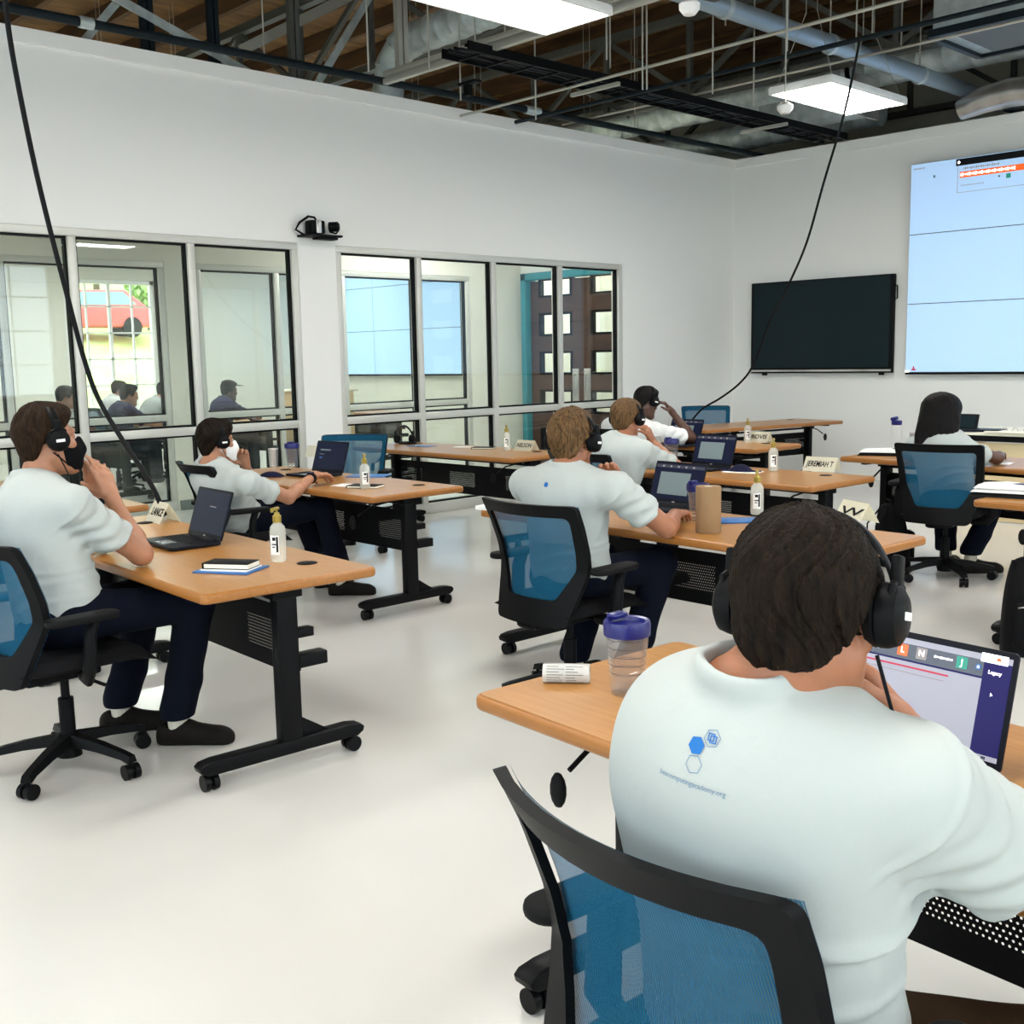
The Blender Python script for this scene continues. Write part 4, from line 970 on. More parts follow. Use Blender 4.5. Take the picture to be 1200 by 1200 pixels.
# ------------------------------------------------------------------ people: smooth implicit surfaces turned into meshes
def V3(*a): return np.array(a, dtype=np.float64)
def nrm(v): v = np.asarray(v, float); return v/max(1e-9, np.linalg.norm(v))
class Sdf:
    def __init__(s): s.P = []
    def cap(s, a, b, ra, rb=None, k=.02, op='u', flat=None):
        rb = ra if rb is None else rb; a = np.asarray(a, float); b = np.asarray(b, float); m = max(ra, rb)
        def f(X):
            ba = b-a; t = np.clip(((X-a) @ ba)/max(1e-12, ba @ ba), 0, 1)
            D = X-(a+t[..., None]*ba)
            return np.sqrt((D*D).sum(-1))-(ra+(rb-ra)*t)
        s.P.append((f, np.minimum(a, b)-m, np.maximum(a, b)+m, k, op)); return s
    def ell(s, c, r, Rm=None, k=.02, op='u'):
        c = np.asarray(c, float); r = np.asarray(r, float); Q = np.eye(3) if Rm is None else np.asarray(Rm, float)
        def f(X):
            L = (X-c) @ Q; k0 = np.sqrt(((L/r)**2).sum(-1)); k1 = np.sqrt(((L/(r*r))**2).sum(-1))
            return k0*(k0-1)/np.maximum(k1, 1e-9)
        m = r.max(); s.P.append((f, c-m, c+m, k, op)); return s
    def fn(s, f, lo, hi, k, op): s.P.append((f, np.asarray(lo, float), np.asarray(hi, float), k, op)); return s
    def mesh(s, h, disp=None, keep=None):
        u = [p for p in s.P if p[4] == 'u']
        lo = np.min([p[1] for p in u], 0)-.02; hi = np.max([p[2] for p in u], 0)+.02
        n = np.ceil((hi-lo)/h).astype(int)+1
        F = np.full(n, .5, np.float32); ax = [lo[i]+h*np.arange(n[i]) for i in range(3)]
        def sub(a, c):
            i0 = np.clip(np.floor((a-lo)/h).astype(int), 0, n); i1 = np.clip(np.ceil((c-lo)/h).astype(int)+1, 0, n); return tuple(slice(x, y) for x, y in zip(i0, i1))
        def pts(sl): return np.stack(np.meshgrid(*[ax[i][sl[i]] for i in range(3)], indexing='ij'), -1)
        for f, a, c, k, op in s.P:
            if op == 'cut': sl = (slice(None),)*3
            else: sl = sub(a-k-.02, c+k+.02)
            if any(q.stop is not None and q.stop <= q.start for q in sl): continue
            d = f(pts(sl)); G = F[sl]
            if op == 'u':
                t = np.clip(.5+.5*(G-d)/k, 0, 1); F[sl] = G*(1-t)+d*t-k*t*(1-t)
            else:  # smooth subtraction / intersection with -d
                d = -d if op == 's' else d
                t = np.clip(.5-.5*(G-d)/k, 0, 1); F[sl] = G*(1-t)+d*t+k*t*(1-t)
        if disp is not None:
            near = np.argwhere(np.abs(F) < .03); X = lo+near*h
            F[tuple(near.T)] += disp(X).astype(np.float32)
        return nets(F, lo, h)
def nets(F, lo, h):
    ins = F < 0; n = np.array(F.shape)-1
    c = [(i, j, k) for i in (0, 1) for j in (0, 1) for k in (0, 1)]
    def sh(A_, o): return A_[o[0]:o[0]+n[0], o[1]:o[1]+n[1], o[2]:o[2]+n[2]]
    cnt = sum(sh(ins, o).astype(np.int8) for o in c); act = (cnt > 0) & (cnt < 8)
    idx = np.argwhere(act); N = len(idx); vid = np.full(n, -1, np.int64); vid[tuple(idx.T)] = np.arange(N)
    pos = np.zeros((N, 3)); w = np.zeros(N)
    for o in c:
        for d in range(3):
            if o[d]: continue
            o2 = list(o); o2[d] = 1
            a = F[tuple((idx+o).T)]; b = F[tuple((idx+o2).T)]; m = (a < 0) != (b < 0)
            t = np.where(m, a/np.where(np.abs(a-b) < 1e-9, 1, a-b), 0)
            p = np.tile(np.array(o, float), (N, 1)); p[:, d] += t
            pos += p*m[:, None]; w += m
    verts = lo+(idx+pos/w[:, None])*h
    quads = []
    for d in range(3):
        e = [slice(0, n[0]+1)]*3; a = [slice(1, n[i]) for i in range(3)]; b = [slice(1, n[i]) for i in range(3)]
        a[d] = slice(0, n[d]); b[d] = slice(1, n[d]+1)
        A_, B_ = ins[tuple(a)], ins[tuple(b)]
        d1, d2 = (d+1) % 3, (d+2) % 3
        for flip, m in ((False, A_ & ~B_), (True, ~A_ & B_)):
            g = np.argwhere(m)
            if not len(g): continue
            base = g.copy()
            for i in range(3):
                if i != d: base[:, i] += 1
            q = []
            for s1, s2 in ((-1, -1), (0, -1), (0, 0), (-1, 0)):
                t = base.copy(); t[:, d1] += s1; t[:, d2] += s2; q.append(vid[tuple(t.T)])
            q = np.stack(q, 1); quads.append(q[:, ::-1] if flip else q)
    return verts, np.concatenate(quads)
def smooth_verts(v, q, it):
    for _ in range(it):
        acc = np.zeros_like(v); cn = np.zeros(len(v))
        for a in range(4):
            i, j = q[:, a], q[:, (a+1) % 4]
            for x in range(3): acc[:, x] += np.bincount(i, v[j, x], len(v))+np.bincount(j, v[i, x], len(v))
            cn += np.bincount(i, minlength=len(v))+np.bincount(j, minlength=len(v))
        v = .5*v+.5*acc/np.maximum(cn, 1)[:, None]
    return v
def mesh_obj(name, vq, m, parent, org, it=1):
    v, q = vq; v = smooth_verts(v, q, it)-np.asarray(org)
    me = bpy.data.meshes.new(name); me.vertices.add(len(v)); me.vertices.foreach_set('co', v.astype(np.float32).ravel())
    me.loops.add(q.size); me.loops.foreach_set('vertex_index', q.ravel().astype(np.int32))
    me.polygons.add(len(q)); me.polygons.foreach_set('loop_start', np.arange(0, q.size, 4, dtype=np.int32)); me.polygons.foreach_set('loop_total', np.full(len(q), 4, np.int32))
    me.update(calc_edges=True); me.validate(); me.polygons.foreach_set('use_smooth', [True]*len(me.polygons))
    me.materials.append(K[m]); o = bpy.data.objects.new(name, me); COL.objects.link(o); o.parent = parent; return o
def waves(seed, n, f0, f1, dirs=None, amp=1):
    r = np.random.RandomState(seed); D = r.normal(size=(n, 3)); D /= np.linalg.norm(D, axis=1)[:, None]
    if dirs is not None: D = D*np.asarray(dirs)
    D *= r.uniform(f0, f1, (n, 1)); ph = r.uniform(0, 6.28, n); a = r.uniform(.5, 1, n); a /= a.sum()
    return lambda X: amp*sum(a[i]*np.sin(X @ D[i]+ph[i]+.8*np.sin(X @ D[(i+1) % n]*.6)) for i in range(n))
def rotm(yaw, pitch=0, roll=0):
    """columns: right, forward, up of a head turned left by yaw, nodding down by pitch, tipped to the right by roll"""
    m = Matrix.Rotation(R(yaw), 3, 'Z') @ Matrix.Rotation(R(-pitch), 3, 'X') @ Matrix.Rotation(R(roll), 3, 'Y')
    return np.array(m)
def add_hand(F, w, d, n, side, curl=.5, sc=1.0, thumb=(.6, .7, .35), spread=.06, pts=None):
    w = np.asarray(w, float); d = nrm(d); n = np.asarray(n, float); n = nrm(n-d*(n @ d)); l = np.cross(d, n)*(1 if side == 'R' else -1)
    k = .006*sc
    offs = [.031, .010, -.011, -.030]; lens = [(.043, .026, .021), (.047, .030, .022), (.043, .028, .022), (.034, .021, .019)]
    F.cap(w-d*.012*sc, w+d*.03*sc, .024*sc, .024*sc, .02)
    for i, o in enumerate(offs):
        kn = w+(d*(.092-.006*abs(i-1))+l*o)*sc
        F.cap(w+(d*.018+l*o*.6)*sc, kn, .0150*sc, .0118*sc, .012*sc)
        cu = curl[i] if isinstance(curl, (list, tuple)) else curl
        p = kn; a = 0; dd0 = nrm(d+l*spread*(1.5-i))
        for j, L in enumerate(lens[i]):
            a += cu*(.9, 1.05, .7)[j]; dd = nrm(dd0*math.cos(a)+n*math.sin(a)); q = p+dd*L*sc
            F.cap(p, q, (.0098, .0088, .0080)[j]*sc, (.0088, .0080, .0068)[j]*sc, k if j else .008*sc); p = q
    p = w+(d*.022+l*.026+n*.006)*sc
    for j, (L, r0, r1) in enumerate(((.044, .0155, .012), (.033, .0115, .0105), (.027, .0102, .0082))):
        t = V3(*thumb)*V3(1+.25*j, max(.1, 1-.45*j), 1); dd = nrm(d*t[0]+l*t[1]+n*t[2]); q = p+dd*L*sc
        F.cap(p, q, r0*sc, r1*sc, .012*sc if j == 0 else .006*sc); p = q
def head_prims(F, c, H, s, jaw=1.0):
    T = lambda x, y, z: c+H @ (V3(x, y, z)*s)
    F.ell(T(0, -.018, .035), V3(.075, .096, .088)*s, H, .02)
    F.ell(T(0, .030, -.042), V3(.060*jaw, .066, .088)*s, H, .03)
    for x in (-1, 1):
        F.cap(T(x*.054*jaw, -.002, -.052), T(x*.020, .070, -.108), .020*s, .020*s, .03)
        F.ell(T(x*.040, .060, -.022), V3(.024, .024, .020)*s, H, .02)
        F.cap(T(x*.012, .084, .026), T(x*.045, .072, .024), .011*s, .010*s, .014)
    F.ell(T(0, .078, -.108), V3(.022, .018, .018)*s, H, .02)
    for x in (-1, 1): F.ell(T(x*.031, .098, .006), V3(.017, .018, .012)*s, H, .012, 's')
    for x in (-1, 1): F.ell(T(x*.031, .079, .006), V3(.0135, .0125, .0105)*s, H, .004)
    F.cap(T(0, .086, .014), T(0, .110, -.032), .008*s, .0115*s, .012)
    for x in (-1, 1): F.ell(T(x*.012, .098, -.036), V3(.008, .010, .007)*s, H, .006)
    F.cap(T(-.018, .088, -.062), T(.018, .088, -.062), .007*s, .007*s, .008); F.cap(T(-.016, .087, -.073), T(.016, .087, -.073), .008*s, .008*s, .008)
    for x in (-1, 1):
        E = H @ np.array(Matrix.Rotation(R(-x*22), 3, 'Z') @ Matrix.Rotation(R(12), 3, 'X'))
        F.ell(T(x*.077, -.008, -.012), V3(.008, .014, .022)*s, E, .008); F.ell(T(x*.086, -.004, -.004), V3(.006, .010, .018)*s, E, .006, 's')
        F.ell(T(x*.077, -.004, -.033), V3(.006, .008, .010)*s, E, .006)
def hair_short(c, H, s, h, seed, full=1.0, top=0.0, cutz=None, amp=.0035, taper=.009):
    F = Sdf(); T = lambda x, y, z: c+H @ (V3(x, y, z)*s); g = full
    F.ell(T(0, -.016, .036+top*.5), V3(.087*g, .105*g, .094*g+top), H, .02)
    F.ell(T(0, -.054, -.035), V3(.062*g, .047*g, .068), H, .03)
    F.ell(T(0, .045, .088), V3(.062*g, .050, .032+top), H, .03)
    for x in (-1, 1): F.ell(T(x*.070, -.012, .010), V3(.014*g, .034, .050), H, .02)
    zc = cutz or ([-.13, -.095, -.06, -.035, -.01, .02, .045, .08, .13], [-.088, -.086, -.075, -.035, -.030, -.028, .030, .058, .066])
    ci, Hs = np.asarray(c), np.asarray(H)
    def cut(X):
        L = ((X-ci) @ Hs)/s; return (np.interp(L[..., 1], *zc)+np.where(L[..., 1] < -.02, .85*np.maximum(0, np.abs(L[..., 0])-.034), 0)-L[..., 2])*.75*s
    F.fn(cut, [0]*3, [1]*3, .010, 'cut')
    w1 = waves(seed, 10, 90, 260); w2 = waves(seed+1, 6, 25, 60); w3 = waves(seed+2, 12, 160, 420)
    def disp(X):
        L = ((X-ci) @ Hs)/s; r = np.linalg.norm(L-V3(0, -.03, .02), axis=1)[:, None]; D = (L-V3(0, -.03, .02))/np.maximum(r, .02)
        th = np.arctan2(D[:, 1], D[:, 0]); ph = np.arccos(np.clip(D[:, 2], -1, 1)); sw = th+.35*np.sin(3*ph+seed)
        U = np.stack([np.cos(sw)*.12, np.sin(sw)*.12, ph*.020], 1)
        tp = np.clip((np.interp(L[:, 1], *zc)+.05-L[:, 2])/.05, 0, 1)
        return -(amp*.9*w1(U*1.5)+amp*1.2*w2(U*2)+amp*.8*np.abs(w3(U*V3(3, 3, 1.2))))*1.6*(1-.5*tp)+taper*tp**1.5
    F.P.append
    return F.mesh(h, disp)
def person(key, label, J, skin, shirt, hair, legs='jeans', h=.0045, hs=.95, bld=1.0, hands=(), sleeve=.62, logo=None, long_hair=False, hairargs=None, mask=None, shoes=True, torso_bulge=.02, jaw=1.0, hshirt=None, hairh=None, folds=((.10, .012, .007, .1), (.17, .010, .006, -.12), (.04, .012, .006, .05))):
    J = {k: np.array(v, float) for k, v in J.items() if k != 'head'} | {'head': J['head']}
    hip, neck = J['hip'], J['neck']; hc = J['head'][0]; H = rotm(*J['head'][1:]); hc = np.array(hc, float)
    org = V3(hip[0], hip[1], 0); root = empty('person', org, label, 'person')
    up = nrm(neck-hip); sx = nrm(J['Rsh']-J['Lsh']); sx = nrm(sx-up*(sx @ up)); fw = nrm(np.cross(up, sx)); Q = np.stack([sx, fw, up], 1)
    mid = (hip+neck)/2-fw*torso_bulge
    def spine(t): return (1-t)**2*hip+2*t*(1-t)*mid+t*t*neck
    prof = [(.0, .165, .125), (.17, .155, .118), (.34, .148, .112), (.52, .160, .118), (.70, .175, .120), (.84, .165, .100)]
    def torso(F, infl, k=.05):
        for i, (t, a, b) in enumerate(prof):
            tan = nrm(spine(min(1, t+.05))-spine(max(0, t-.05))); xx = nrm(sx-tan*(sx @ tan)); Qi = np.stack([xx, nrm(np.cross(tan, xx)), tan], 1)
            F.ell(spine(t), V3(a*bld+infl, b*bld+infl, .115+infl), Qi, k)
        for sd in ('R', 'L'):
            sh = J[sd+'sh']
            F.cap(neck-up*.035, sh-up*.0, .052+infl*.8, .050*bld+infl, .04)
            F.cap(spine(.80)-fw*.045, sh*.65+spine(.80)*.35-fw*.03, .06*bld+infl, .055*bld+infl, .05)
    # body
    F = Sdf(); torso(F, 0)
    F.cap(neck-up*.02, hc+H @ (V3(0, -.030, -.055)*hs), .058*bld**.5, .052, .03)
    for sd in ('R', 'L'):
        s_, e, w = J[sd+'sh'], J[sd+'el'], J[sd+'wr']
        F.cap(s_, e, .052*bld, .041*bld, .03); m1 = e*.72+w*.28
        F.cap(e, m1, .039*bld, .041*bld, .02); F.cap(m1, w, .040*bld, .0245, .02)
    head_prims(F, hc, H, hs, jaw)
    for hd in hands: add_hand(F, J[hd[0]+'wr'], *hd[1:3], hd[0], *hd[3:])
    mesh_obj('body', F.mesh(h), skin, root, org)
    # shirt
    F = Sdf(); torso(F, .016, .06)
    for sd in ('R', 'L'):
        s_, e = J[sd+'sh'], J[sd+'el']; u = nrm(e-s_); L = np.linalg.norm(e-s_); en = s_+u*L*sleeve
        dn = V3(0, 0, -.012)
        F.cap(s_, en+u*.03+dn, .067*bld, .072*bld, .035)
        def cut(X, en=en, u=u): return (X-en) @ u
        # flat cuff: remove what lies beyond the cuff plane, close to the arm only
        def f(X, en=en, u=u):
            D = X-(en+u*.10); a = D @ u; r = np.sqrt(np.maximum((D*D).sum(-1)-a*a, 0)); return np.maximum(np.abs(a)-.10, r-.115)
        F.fn(f, en-.25, en+u*.2+.25, .004, 's')
        F.cap(en-u*.035, en+u*.06, .051*bld, .051*bld, .004, 's')
    t0 = nrm(up+fw*.25)
    nb = neck+up*.026
    def ring(X):
        D = X-nb; a = D @ t0; r = np.sqrt(np.maximum((D*D).sum(-1)-a*a, 0)); return np.sqrt((r-.064)**2+(a*.55)**2)-.0085
    F.fn(ring, nb-.09, nb+.09, .012, 'u')
    F.cap(nb+up*.0, nb+up*.12, .058, .058, .006, 's')
    F.fn(lambda X: -.035-((X-hip) @ up), [0]*3, [1]*3, .012, 'cut')
    wv = waves(hash(key) % 97 if False else len(label), 7, 18, 42, (1, 1, .55)); wf = waves(len(label)+5, 5, 60, 120, (1, 1, .4))
    def disp(X):
        tt = np.clip(((X-hip) @ up)/max(.2, np.linalg.norm(neck-hip)), 0, 1); am = .0065*(1-.6*np.clip((tt-.45)/.5, 0, 1))
        o = am*1.5*(np.abs(wv(X))*1.6-.5)+.0012*wf(X)
        for sd in ('R', 'L'):
            s_, e = J[sd+'sh'], J[sd+'el']; u = nrm(e-s_); L_ = np.linalg.norm(e-s_)
            D = X-s_; a = D @ u; r = np.sqrt(np.maximum((D*D).sum(1)-a*a, 0)); g_ = np.exp(-np.clip((r-.09)/.03, 0, 9)**2)
            o -= .005*np.exp(-((a+.012)/.007)**2)*g_                                  # armhole seam
            o -= .003*np.exp(-((a-L_*sleeve+.022)/.005)**2)*g_                       # stitched cuff
            o += .004*np.sin(a*95+3*np.sin(a*17+X[:, 2]*30))*g_*np.clip(a/.05, 0, 1)  # sleeve creases
        for (c_, w_, am_, sl) in folds:
            v_ = ((X-hip) @ up)-c_-sl*((X-hip) @ sx)-.02*np.sin(((X-hip) @ sx)*14); o -= am_*np.exp(-(v_/w_)**2)*np.exp(-(((X-hip) @ sx-.09)/.13)**2)
        return o
    so = mesh_obj('shirt', F.mesh(hshirt or max(h, .005), disp), shirt, root, org)
    # trousers
    if legs:
        F = Sdf(); F.ell(hip+V3(0, 0, -.01)-fw*.015, V3(.176*bld, .146, .115), Q, .04)
        for sd, sg in (('R', 1), ('L', -1)):
            hp = hip+sx*sg*.088*bld; kn, an = J[sd+'kn'], J[sd+'an']
            F.cap(hp, kn, .088*bld, .066*bld, .05); F.cap(kn, kn*.35+an*.65+V3(0, 0, 0), .070*bld, .068, .03); F.cap(kn*.35+an*.65, an+V3(0, 0, .035), .068, .070, .02)
            F.fn(lambda X, an=an: np.maximum(X[..., 2]-(an[2]+.01), np.sqrt((X[..., 0]-an[0])**2+(X[..., 1]-an[1])**2)-.14), an-.16, an+.16, .004, 's')
        wq = waves(11, 6, 25, 60)
        mesh_obj('trousers', F.mesh(max(h, .006), lambda X: .004*wq(X)), legs, root, org)
    if shoes:
        for sd in ('R', 'L'):
            an, to = J[sd+'an'], J[sd+'toe']; d = nrm(V3(to[0]-an[0], to[1]-an[1], 0)); side = V3(-d[1], d[0], 0)
            F = Sdf(); F.cap(an*1.0+V3(0, 0, .05), an-V3(0, 0, .04), .040, .040, .01); mesh_obj('sock', F.mesh(.006), J.get('sock', None) if False else 'sock', root, org)
            z0 = min(an[2], .10)-.10+.0; b0 = V3(an[0], an[1], z0)
            F = Sdf()
            F.cap(b0-d*.045+V3(0, 0, .045), b0+d*.02+V3(0, 0, .052), .044, .046, .02)
            F.cap(b0+d*.02+V3(0, 0, .050), b0+d*.16+V3(0, 0, .034), .044, .036, .03); F.ell(b0+d*.165+V3(0, 0, .030), V3(.055, .045, .032), np.stack([d, side, V3(0, 0, 1)], 1), .02)
            F.cap(b0-d*.05+V3(0, 0, .02), b0+d*.18+V3(0, 0, .018), .040, .042, .01)
            F.cap(b0-d*.005+V3(0, 0, .08), b0-d*.005+V3(0, 0, .14), .041, .043, .006, 's')
            F.fn(lambda X, z=z0: z+.002-X[..., 2], [0]*3, [1]*3, .003, 'cut')
            sh = mesh_obj('shoe', F.mesh(.0045), 'shoe', root, org)
            if h < .005:
                q = MB()
                for kk in range(4):
                    pz = b0+d*(.045+.022*kk)+V3(0, 0, .088-.008*kk); q.tube([Vector(pz-side*.022-V3(0, 0, .006)-org), Vector(pz+V3(0, 0, .004)-org), Vector(pz+side*.022-V3(0, 0, .006)-org)], .003, 6)
                q.build('lace', 'plastic', sh)
    # hair
    if long_hair:
        F = Sdf(); T = lambda x, y, z: hc+H @ (V3(x, y, z)*hs)
        F.ell(T(0, -.025, .035), V3(.130, .125, .105)*hs, H, .02); F.ell(T(0, -.06, -.06), V3(.135, .085, .11)*hs, H, .04); F.ell(T(0, -.085, -.16), V3(.142, .060, .11)*hs, H, .05); F.ell(T(0, -.095, -.25), V3(.135, .050, .09)*hs, H, .05)
        for x in (-1, 1): F.cap(T(x*.08, -.01, .0), T(x*.098, -.03, -.16), .022*hs, .026*hs, .03)
        F.ell(T(0, .09, -.05), V3(.062, .075, .105)*hs, H, .015, 's')
        w1 = waves(3, 10, 60, 200, (1, 1, .12)); mesh_obj('hair', F.mesh(.005, lambda X: .008*np.abs(w1(X))-.003), hair, root, org)
    else:
        ha = dict(full=1.0, top=0, seed=len(label), amp=.003); ha.update(hairargs or {})
        mesh_obj('hair', hair_short(hc, H, hs, hairh or max(.0026, h*.6), **ha), hair, root, org, 0)
    # eyes
    for x in (-1, 1):
        p = hc+H @ (V3(x*.031, .0805, .006)*hs)-org; q = MB(); q.sph(Vector(p), .0118*hs, 14); eo = q.build('eye', 'eye', root)
        p2 = hc+H @ (V3(x*.031, .0900, .006)*hs)-org; q = MB(); q.sph(Vector(p2), .0038, 10); q.build('iris', 'iris', eo)
    if mask:
        F = Sdf(); T = lambda x, y, z: hc+H @ (V3(x, y, z)*hs)
        F.ell(T(0, .038, -.055), V3(.069, .080, .072)*hs, H, .01); F.cap(T(0, .10, -.005), T(0, .112, -.045), .014*hs, .018*hs, .03); F.ell(T(0, .07, -.105), V3(.035, .035, .028)*hs, H, .03)
        ci = hc
        def cut(X):
            L = ((X-ci) @ H)/hs; return np.maximum(.028-L[..., 1], np.maximum(L[..., 2]+.006-.18*np.maximum(0, L[..., 1]-.07), -.125-L[..., 2]))*hs
        F.fn(cut, [0]*3, [1]*3, .005, 'cut'); mo = mesh_obj('face_mask', F.mesh(.0035), mask, root, org)
        q = MB()
        for x in (-1, 1):
            for z0, z1 in ((-.022, .018), (-.085, -.038)):
                q.tube([Vector(T(x*.064, .035, z0)-org), Vector(T(x*.074, .012, (z0+z1)/2)-org), Vector(T(x*.083, -.012, z1)-org)], .0028, 6)
        q.build('ear_loop', mask, mo)
    return root, org, hc, H, Q, spine, fw
def wear_headphones(hc, H, hs, label, cup='cushion', cable_to=None, mic=False, wide=.082):
    X = Matrix.Identity(4)
    for i in range(3):
        for j in range(3): X[i][j] = H[i][j]*hs
    t = empty('headphones', hc, label, 'headphones', 'worn headphones')
    headphones_mesh(t, X @ Matrix.Translation((0, .004, .012)), wide, lab=True, cup=cup)
    if cable_to:
        q = MB(); P = [Vector(H @ (V3(wide+.012, .0, -.045)*hs))]+[Vector(p)-Vector(hc) for p in cable_to]
        out = []
        for i in range(len(P)-1):
            for k in range(6): out.append(P[i].lerp(P[i+1], k/6))
        out.append(P[-1]); q.tube(out, .0024, 6); q.build('cable', 'plastic', t)
    return t
# ------------------------------------------------------------------ the people in the room
def a3(px, py, y=None, z=None): return np.array(at(px, py, y=y, z=z))
NOP = dict()
# man nearest the viewer
J = dict(hip=(-.81, 1.285, .535), neck=(-.755, 1.135, 1.085), head=((-.715, 1.19, 1.178), 13, 14, -2), Rsh=(-.575, 1.19, .985), Lsh=(-.90, 1.20, .925),
  Rel=(-.50, 1.47, .80), Lel=(-1.06, 1.46, .80), Rwr=(-.672, 1.375, .985), Lwr=(-.90, 1.60, .775),
  Rkn=(-.42, 1.54, .525), Lkn=(-.98, 1.64, .50), Ran=(-.42, 1.50, .10), Lan=(-1.0, 1.62, .10), Rtoe=(-.37, 1.72, .03), Ltoe=(-1.0, 1.8, .03))
P, org, hc, H, Q, spine, fw = person('fg', 'person nearest the viewer seen from behind, dark brown hair, pale blue shirt with hexagon print', J, 'skin2', 'shirt', 'hair_d', 'khaki', .0042, 1.0, 1.09,
  [('R', (-.70, -.18, .66), (-.3, -1, -.2), [.22, 1.0, 1.25, 1.35], 1.0, (.7, .5, .5)), ('L', (.55, .75, -.1), (0, .1, -1), .35, 1.0)], hairargs=dict(full=1.03, seed=3, amp=.0045), hshirt=.0036, hairh=.002, folds=((.33, .011, .010, -.22), (.265, .010, .009, .12), (.20, .012, .007, -.1)))
wear_headphones(hc, H, 1.0, 'black headphones on the large dark-haired head nearest the viewer', cable_to=[(-.60, 1.20, 1.06), (-.625, 1.235, .96), (-.62, 1.33, .86), (-.66, 1.6, .745)], wide=.076)
FG = (P, org, spine, fw, Q)
# print on the back of the nearest shirt: found on the shirt surface
def decal(root, so, p0, dirv, name, poly_lists, m, U, V, lift=.0016):
    """lay flat outlines on the cloth: every point is dropped onto the shirt surface along dirv"""
    dg = bpy.context.evaluated_depsgraph_get(); b = MB(); off = Vector(root.location)
    for pl in poly_lists:
        vs = []
        for (u, v) in pl:
            o = Vector(p0)+U*u+V*v-dirv*.15-off
            h, l, n, i = so.ray_cast(o, dirv, distance=.4)
            if not h: l = o+dirv*.15
            vs.append(b.bm.verts.new(l-dirv*lift))
        b.bm.faces.new(vs)
    return b.build(name, m, so, False)
def hexa(cx, cy, r, rot=12): return [(cx+r*math.cos(R(60*k+rot)), cy+r*math.sin(R(60*k+rot))) for k in range(6)]
def hexring(cx, cy, r, w, rot=12):
    o, i = hexa(cx, cy, r, rot), hexa(cx, cy, r-w, rot); return [[o[k], o[(k+1) % 6], i[(k+1) % 6], i[k]] for k in range(6)]
def glyphs(body, size, spacing=1.0):
    """outlines of a line of lettering as small triangles"""
    cu = bpy.data.curves.new('t', 'FONT'); cu.body = body; cu.size = size; cu.align_x = 'CENTER'; cu.align_y = 'CENTER'; cu.resolution_u = 2; cu.space_character = spacing
    o = bpy.data.objects.new('t', cu); COL.objects.link(o); me = bpy.data.meshes.new_from_object(o.evaluated_get(bpy.context.evaluated_depsgraph_get()))
    T = [[(me.vertices[i].co.x, me.vertices[i].co.y) for i in p.vertices] for p in me.polygons]
    bpy.data.objects.remove(o); bpy.data.curves.remove(cu); bpy.data.meshes.remove(me); return T
def shirt_print(root, p0, dirv, s_, full=True, tilt=0):
    so = [c for c in root.children if c.name.startswith('shirt')][0]; d = Vector(dirv).normalized()
    Uv = d.cross(Vector((0, 0, 1))).normalized(); Vv = Uv.cross(d).normalized()
    U = Uv*math.cos(R(tilt))+Vv*math.sin(R(tilt)); V = -Uv*math.sin(R(tilt))+Vv*math.cos(R(tilt))
    decal(root, so, p0, d, 'hexagon_print', [hexa(0, 0, .0105*s_)], 'logo', U, V)
    if full:
        decal(root, so, p0, d, 'hexagon_outline', hexring(.017*s_, .012*s_, .0105*s_, .0010*s_)+hexring(.002*s_, -.0205*s_, .0110*s_, .0010*s_), 'logo2', U, V)
        sq = lambda cx, cy, r, w: [[(cx-r, cy-r), (cx+r, cy-r), (cx+r, cy-r+w), (cx-r, cy-r+w)], [(cx-r, cy+r-w), (cx+r, cy+r-w), (cx+r, cy+r), (cx-r, cy+r)], [(cx-r, cy-r), (cx-r+w, cy-r), (cx-r+w, cy+r), (cx-r, cy+r)], [(cx+r-w, cy-r), (cx+r, cy-r), (cx+r, cy+r), (cx+r-w, cy+r)]]
        decal(root, so, p0, d, 'square_print', sq(.0155*s_, .013*s_, .0042*s_, .0013*s_)+sq(.0185*s_, .011*s_, .0042*s_, .0013*s_), 'logo', U, V)
        decal(root, so, p0, d, 'web_address_print', [[(x+.0025*s_, y-.042*s_) for x, y in t] for t in glyphs('beacomputingacademy.org', .0086*s_, .96)], 'logo2', U, V, .0022)
p0 = at(827, 868, y=1.055); shirt_print(P, p0, Vector(p0)-Vector((0, 0, 1.5)) if False else Vector((-.25, 1, -.12)), 1.05, True, -5)

# masked man at the front left
J = dict(hip=(-4.05, 1.555, .57), neck=a3(38, 566, y=1.53), head=(a3(56, 516, y=1.60), -4, -4, 0), Rsh=a3(88, 594, y=1.59), Lsh=(-4.42, 1.585, 1.02),
  Rel=(-3.965, 1.835, .785), Lel=(-4.36, 1.86, .785), Rwr=a3(131, 583, y=1.80), Lwr=a3(113, 578, y=1.86),
  Rkn=(-3.88, 2.0, .58), Lkn=(-4.25, 1.98, .57), Ran=(-3.98, 1.95, .10), Lan=(-4.30, 1.86, .10), Rtoe=(-3.80, 2.13, .03), Ltoe=(-4.16, 2.06, .03))
d_ = a3(103, 511, y=1.77)-J['Rwr']
P, org, hc, H, Q, spine, fw = person('lance', 'seated person at the front left in black face mask, hands at the mouth', J, 'skin', 'shirt', 'hair_b', 'jeans', .0042, 1.04, 1.06,
  [('R', tuple(d_), (-.9, -.25, .1), [.22, .22, .28, .35], 1.05, (.7, .2, .8)), ('L', tuple(a3(106, 514, y=1.80)-J['Lwr']), (.9, -.25, 0), .22, 1.03, (.7, .2, .8))], mask='mask_k', hairargs=dict(full=1.03, seed=5, top=.008, amp=.0034))
q = MB(); w_ = J['Lwr']; dd = Vector(J['Lel']-J['Lwr']).normalized(); c_ = Vector(w_)+dd*.035-Vector(org)
q.cyl(c_-dd*.012, c_+dd*.012, .035, seg=24); q.build('watch_strap', 'cushion', P)
